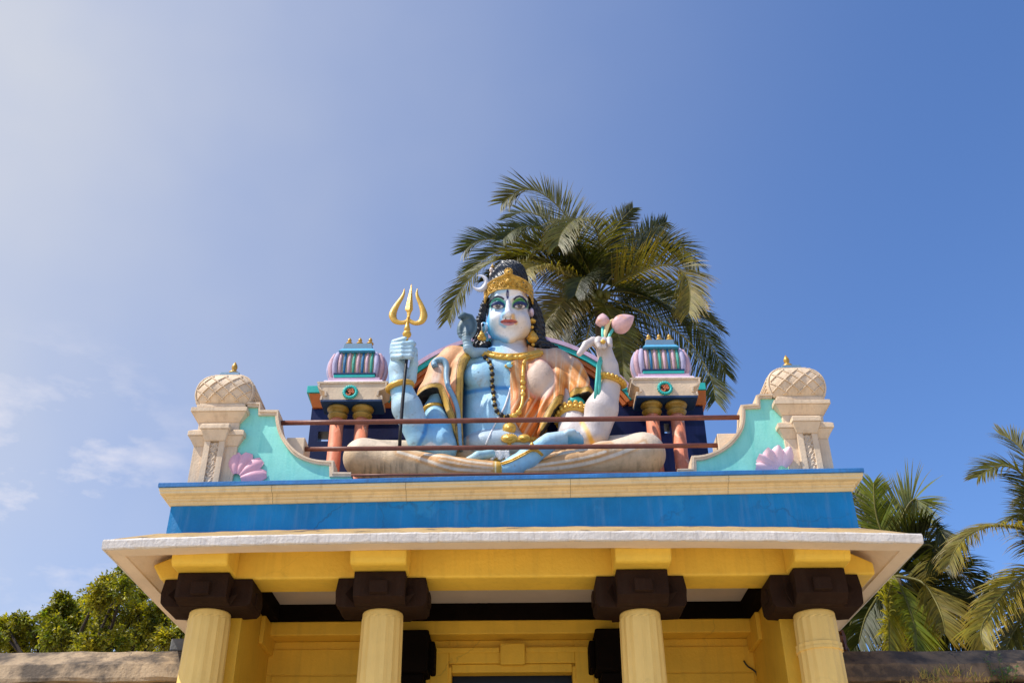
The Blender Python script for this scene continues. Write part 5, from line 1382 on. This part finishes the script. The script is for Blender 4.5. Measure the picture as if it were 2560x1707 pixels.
# tiny face on the topknot
m = MB(); m.ball(H(1052, 138, -20), (15*kh, 14*kh, 24*kh), 12, 9, col=(.62, .50, .44)); m.ball(H(1046, 138, -6), (5*kh, 5*kh, 7*kh), 6, 5, col=(.62, .48, .42)); m.ball(H(1050, 170, -20), (14*kh, 12*kh, 16*kh), 8, 6, col=(.66, .56, .5))
m.lathe([(13*kh, 0), (11*kh, 12*kh), (5*kh, 26*kh), (1*kh, 36*kh)], H(1058, 122, -20), 10, col=(.5, .3, .05)); m.build('topknot_figure', SKIN, st)
# earrings
m = MB()
for a, b, r in ((986, 590, 21), (974, 606, 19), (998, 610, 20), (984, 572, 12)): m.ball(H(a, b, 10), r*kh, 12, 8)
m.build('earring', SGOLD, st)
m = MB()
m.lathe([(6*kh, 0), (24*kh, 4*kh), (26*kh, 14*kh), (10*kh, 26*kh), (8*kh, 34*kh)], H(1326, 505, -20), 16)
m.ball(H(1325, 535, -20), 13*kh); m.lathe([(8*kh, 0), (30*kh, 10*kh), (38*kh, 34*kh), (30*kh, 62*kh), (14*kh, 84*kh), (8*kh, 96*kh)], H(1327, 640, -16), 18); m.ball(H(1330, 655, -12), 13*kh)
for q in range(10):
    a = 2*math.pi*q/10; m.ball(H(1327, 612, -16)+np.array([math.cos(a), math.sin(a), 0])*37*kh, 5.5*kh, 6, 4)
m.build('earring', SGOLD, st)

# ---- ornaments laid on the surface
def on(path, n, off): return [hit(a, b, off) for a, b in catmull(path, n)]
m = MB()
collar = [(968, 700), (1030, 722), (1100, 738), (1170, 744), (1240, 740), (1310, 724), (1398, 706)]
P = on(collar, 36, .012); m.tube(P, .030, 8)
m.tube(on([(985, 690), (1060, 708), (1168, 722), (1290, 712), (1375, 694)], 30, .01), .018, 8)
for a, b, r in ((1172, 738, .052), (1122, 735, .038), (1222, 738, .038), (1075, 728, .034), (1270, 730, .034), (1320, 720, .03), (1030, 716, .03)): m.ball(hit(a, b, .03), (r, r*.6, r*.8), 12, 8)
m.build('collar_necklace', SGOLD, st, fix=False)
m = MB()
m.tube(on([(1385, 722), (1330, 740), (1285, 752), (1268, 790), (1264, 860), (1264, 940), (1262, 1020), (1248, 1080), (1210, 1128), (1160, 1142)], 60, .006), .021, 8)
for a, b, r in ((1272, 775, .026), (1266, 820, .022), (1265, 862, .022), (1264, 905, .034), (1264, 945, .036), (1263, 988, .034), (1235, 1110, .036), (1205, 1132, .036), (1175, 1140, .034)): m.ball(hit(a, b, .02), (r, r*.6, r), 12, 8)
m.build('long_necklace', SGOLD, st, fix=False)
m = MB(); m.ball(hit(1172, 790, .03), (.040, .03, .036), 12, 8, col=(.25, .60, .72)); m.ball(hit(1150, 797, .025), .022, 8, 6, col=(.6, .4, .1)); m.ball(hit(1176, 822, .02), .016, 8, 6, col=(.5, .2, .1)); m.tube(on([(1195, 770), (1172, 806), (1150, 800)], 10, .02), .012, 6, col=(.55, .34, .06))
m.build('pendant', BEADM, st)
# dark rosary
m = MB(); path = catmull([(972, 706), (1012, 742), (1044, 785), (1056, 850), (1055, 920), (1064, 980), (1070, 1040), (1080, 1085), (1102, 1118), (1140, 1136), (1165, 1138)], 400)
seg = np.concatenate([[0], np.cumsum(np.linalg.norm(np.diff(path, axis=0), axis=1))]); step = 21.0; k_ = 0
for dd in np.arange(8, seg[-1], step):
    a, b = [float(np.interp(dd, seg, path[:, j])) for j in (0, 1)]
    if k_ % 2 == 0: m.ball(hit(a, b, .028), .030, 10, 7, col=(.022, .018, .018))
    else: m.ball(hit(a, b, .022), .018, 8, 6, col=(.55, .34, .06))
    k_ += 1
m.build('bead_necklace', BEADM, st, fix=False)
m = MB(); m.tube(on([(1178, 945), (1160, 1010), (1135, 1080), (1090, 1160), (1050, 1240), (1012, 1330)], 26, .004), .010, 6); m.build('sacred_thread', paint('thread_white', (.75, .73, .75), .05), st, fix=False)
# belt
m = MB()
def disc(a, b, rx, rz, off=.03):
    c0 = hit(a, b, off); m.ball(c0, (rx, .045, rz), 20, 10); m.ball(c0+np.array([0, -.035, -.012]), (rx*.5, .03, rz*.5), 14, 8)
    for q in range(20): t = 2*math.pi*q/20; m.ball(c0+np.array([rx*.92*math.cos(t), -.012, rz*.92*math.sin(t)]), .011, 6, 4)
disc(1172, 1220, .074, .074); disc(1172, 1288, .092, .056); disc(1272, 1288, .066, .046); disc(1332, 1300, .044, .038)
m.tube(on([(1120, 1296), (1172, 1300), (1270, 1298), (1325, 1302)], 20, .012), .02, 6)
m.build('belt', SGOLD, st, fix=False)
m = MB()
for a, b in ((1172, 1326), (1325, 1330)): m.ball(hit(a, b, .03), (.022, .02, .034), 8, 6)
m.build('belt_pendant', SGOLD, st, fix=False)
# bangles and armlets
def torus(c0, axis, R, r, name, n=32, sq=1., beads=0):
    axis = np.array(axis, float); axis /= np.linalg.norm(axis); a = np.cross(axis, (0, 1, 0)); a /= np.linalg.norm(a); b = np.cross(axis, a)
    m = MB(); rs = []
    for q in range(n+1):
        t = 2*math.pi*q/n; e = a*math.cos(t)+b*math.sin(t)*sq
        rs.append([c0+e*(R+r*math.cos(w))+axis*r*math.sin(w)*1.15 for w in (2*math.pi*j/10 for j in range(10))])
    m.rings(rs, caps=False)
    for q in range(beads):
        t = 2*math.pi*q/beads; m.ball(c0+(a*math.cos(t)+b*math.sin(t)*sq)*(R+r*1.0)+axis*r*.5, r*1.1, 8, 6)
    return m.build(name, SGOLD, st, fix=False)
ax1 = S(432, 925, .05)-S(480, 1080, .07)
torus(S(432, 938, .05), ax1+np.array([.02, -.03, 0]), .138, .030, 'bangle', sq=1.)
torus(S(657, 1098, .44), S(660, 1080, .46)-S(690, 1240, .30)+np.array([0, -.1, 0]), .112, .026, 'armlet')
ax2 = S(1862, 905, .1)-S(1795, 1090, .15)
torus(S(1862, 903, .1), ax2, .128, .026, 'bangle', beads=20)
torus(S(1598, 1128, .42), S(1590, 1080, .46)-S(1610, 1260, .32), .160, .026, 'armlet', beads=18)
torus(S(1602, 1158, .40), S(1590, 1080, .46)-S(1610, 1260, .32), .172, .026, 'armlet', beads=22)
m = MB(); m.ball(S(1612, 1060, .42), (.125, .14, .09), 16, 10); m.build('inner_sleeve', TEAL, st)
m = MB()
m.tube(on([(1118, 1452), (1180, 1432), (1260, 1392), (1320, 1362), (1362, 1366), (1398, 1398)], 26, .006), .011, 6)
m.tube(on([(1122, 1462), (1184, 1442), (1264, 1402), (1322, 1372), (1360, 1376), (1392, 1402)], 26, .006), .009, 6); m.build('anklet', SGOLD, st, fix=False)
m = MB(); m.ball(hit(1806, 632, .012), (.032, .022, .026), 10, 7); m.build('ring', SGOLD, st)
# hide in the lap
m = MB(); rn = random.Random(8)
for q in range(17):
    x = 1046+q*7.4; pts = [(x+rn.uniform(-3, 3)+4*math.sin(t*9+q), 1372+t*(52+10*math.sin(q*.9))) for t in np.linspace(0, 1, 9)]
    m.tube([S(a, b, .12) for a, b in pts], [.017*(1.1-.6*t) for t in np.linspace(0, 1, 9)], 6)
m.build('animal_hide', paint('hide_white', (.74, .70, .68), .06, .7, .4, 14), st, fix=False)

# ---- cobra
K = Field(S(800, 440, .3)-np.array([.10, .35, .75]), S(1050, 440, .3)+np.array([.05, .35, .20]), .0075)
kc = px(885, 545, .28); tx = (np.array([.98, .0, -.17]), np.array([0, 1., 0]), np.array([.17, 0, .98]))
K.ell(S(886, 540, .30), (68*kc, .050, 100*kc), .02, 0, False, tx)
K.ell(S(880, 545, .232), (52*kc, .045, 80*kc), .015, 0, True, tx)
K.chain([S(880, 540, .285), S(884, 620, .275), S(893, 680, .29), S(930, 708, .35), S(1010, 705, .42)], [.022, .048, .055, .058, .055], .02, 1)
K.chain([S(905, 470, .30), S(860, 458, .24), S(836, 466, .19)], [.045, .042, .026], .02, 0)
K.ripple(lambda x, y, z: -.004*np.maximum(0, np.sin(z*150))*((z < S(880, 560, .28)[2]) & (z > S(890, 690, .28)[2])))
V, F_, I_ = K.mesh(); cu, cv = toC1(V)
c = np.tile(np.array([.10, .16, .20]), (len(V), 1))
c = mixc(c, (.30, .43, .50), sm(570, 650, cv)); c = mixc(c, (.05, .09, .11), .8*sm(.6, 1., np.hypot((cu-884)/45, (cv-520)/62))*sm(1.4, 1.1, np.hypot((cu-884)/45, (cv-520)/62))*(cv < 600))
mesh_obj('cobra', V, F_, c, COBRA, st, bv=False)
m = MB(); path = catmull([(668, 800), (664, 775), (690, 758), (728, 762), (748, 800), (746, 870), (760, 940), (796, 1010), (822, 1090), (832, 1180), (838, 1280), (846, 1370)], 60)
m.tube([hit(a, b, .030) for a, b in path], [.046*(.8+.2*math.sin(min(1, t*3)*1.57))*(1-.62*t) for t in np.linspace(0, 1, 60)], 12, col=(.20, .34, .44))
m.build('snake_tail', COBRA, st, fix=False)

# ---------------------------------------------------------------- held things
TQ = lambda a, b: (297+.776*a, 162+.776*b)
YT_ = -.06; kt = px(480, 500, YT_)*.776
def T3(a, b, dy=0): return S(*TQ(a, b), YT_+dy)
tr = empty('trident', tuple(S(432, 1330, YT_))); tag(tr, 'golden three-pronged trident on a thin black shaft gripped in the raised blue fist', 'trident')
m = MB()
for pts in ([(214, 144, 2.5), (208, 185, 11), (190, 225, 18), (150, 285, 25), (118, 345, 32), (112, 390, 34), (135, 428, 30), (180, 442, 26), (222, 436, 24), (246, 420, 20)],
            [(327, 144, 2.5), (322, 185, 11), (330, 225, 18), (358, 285, 24), (378, 345, 30), (380, 390, 34), (360, 430, 32), (320, 446, 26), (285, 440, 24), (256, 420, 20)]):
    q = catmull(pts, 44); m.tube([T3(a, b) for a, b, r in q], [r*kt for a, b, r in q], 10, flat=.62)
rs = []
for b, x0, x1 in ((106, 271, 274), (150, 262, 280), (220, 243, 284), (300, 224, 287), (328, 218, 288), (352, 234, 274), (382, 236, 264), (410, 234, 262)):
    xm = (x0+x1)/2+3; d = (x1-x0)*.32*kt
    rs.append([T3(x0, b), T3(xm, b, -d), T3(x1, b), T3(xm, b, d)])
m.rings(rs, smooth=False)
q = [(244, 400, 12), (240, 440, 15), (238, 480, 22), (237, 500, 29), (237, 510, 24), (236, 515, 16), (236, 522, 30), (235, 540, 39), (234, 558, 34), (233, 570, 16), (232, 600, 11)]
m.tube([T3(a, b) for a, b, r in q], [r*kt for a, b, r in q], 16)
for q_ in range(6): m.ball(T3(246-2*q_, 395+18*q_, -.022), 7*kt, 6, 5)
m.build('prongs', SGOLD, tr, fix=False)
m = MB(); sp = [(480, 628), (478, 700), (476, 760), (462, 900), (450, 1040), (436, 1220), (430, 1345)]
m.tube([S(a, b, YT_-.13*max(0, min(1, (b-690)/230))+.0) for a, b in sp], [.015, .017, .018, .018, .019, .019, .019], 10); m.build('shaft', paint('black_rod', (.012, .011, .012), .3, .5, .3, 9), tr)
STEM = paint('stem_teal', (.10, .52, .44), .12, .5, .2, 5); BUD = paint('bud_pink', (.66, .40, .40), .22, .5, .3, 6, .1, patch=.25, patchcol=(.72, .36, .20)); LEAFST = paint('stalk_cream', (.78, .62, .30), .1, .5)
def bud(tip, base, R, nm, label, top, bottom):
    o = empty('lotus_bud', tuple(S(*bottom[-1], .02))); tag(o, label, 'lotus bud', 'lotus buds held by the statue')
    a, b = S(*base), S(*tip); ax = (b-a); Ln = np.linalg.norm(ax); ax /= Ln
    u = np.cross(ax, (0, 1, 0)); u /= np.linalg.norm(u); w = np.cross(ax, u); m = MB(); rs = []
    for t in np.linspace(0, 1, 22):
        r = R*(math.sin(math.pi*min(1, t**.72*.97+.03))**.75+.01) if t < .97 else R*.06
        rs.append([a+ax*Ln*t+(u*math.cos(q)+w*math.sin(q))*r*(1+.045*math.cos(5*q+5*t)) for q in (2*math.pi*j/30 for j in range(30))])
    m.rings(rs); m.build('bud', BUD, o)
    m = MB(); m.tube([S(*p) for p in top], .018, 8); m.build('stem', STEM, o)
    m = MB(); m.tube([S(*p, .0) for p in bottom], .019, 8); m.build('stem', STEM, o)
bud((1803, 442, .0), (1803, 532, .02), .082, 'small', 'small round pink lotus bud on a straight teal stem in the pale hand', [(1806, 640, -.02), (1802, 580, .0), (1803, 530, .02)], [(1790, 740), (1772, 790), (1762, 900), (1752, 1024)])
bud((2014, 462, -.02), (1872, 548, .02), .108, 'large', 'large pointed pink lotus bud leaning outward from the pale hand', [(1832, 640, -.01), (1850, 585, .0), (1876, 545, .02)], [(1794, 760), (1782, 800), (1782, 900), (1776, 1000)])
m = MB(); m.tube([S(a, b, -.01) for a, b in catmull([(1812, 630), (1822, 570), (1842, 512), (1872, 478)], 14)], [.014, .016, .018, .02, .022, .024, .025, .025, .024, .022, .018, .014, .009, .004], 8, flat=.5)
lo_ = m.build('lotus_leaf', LEAFST, None); tag(lo_, 'narrow cream folded lotus leaf between the two pink buds in the pale hand', 'lotus leaf')
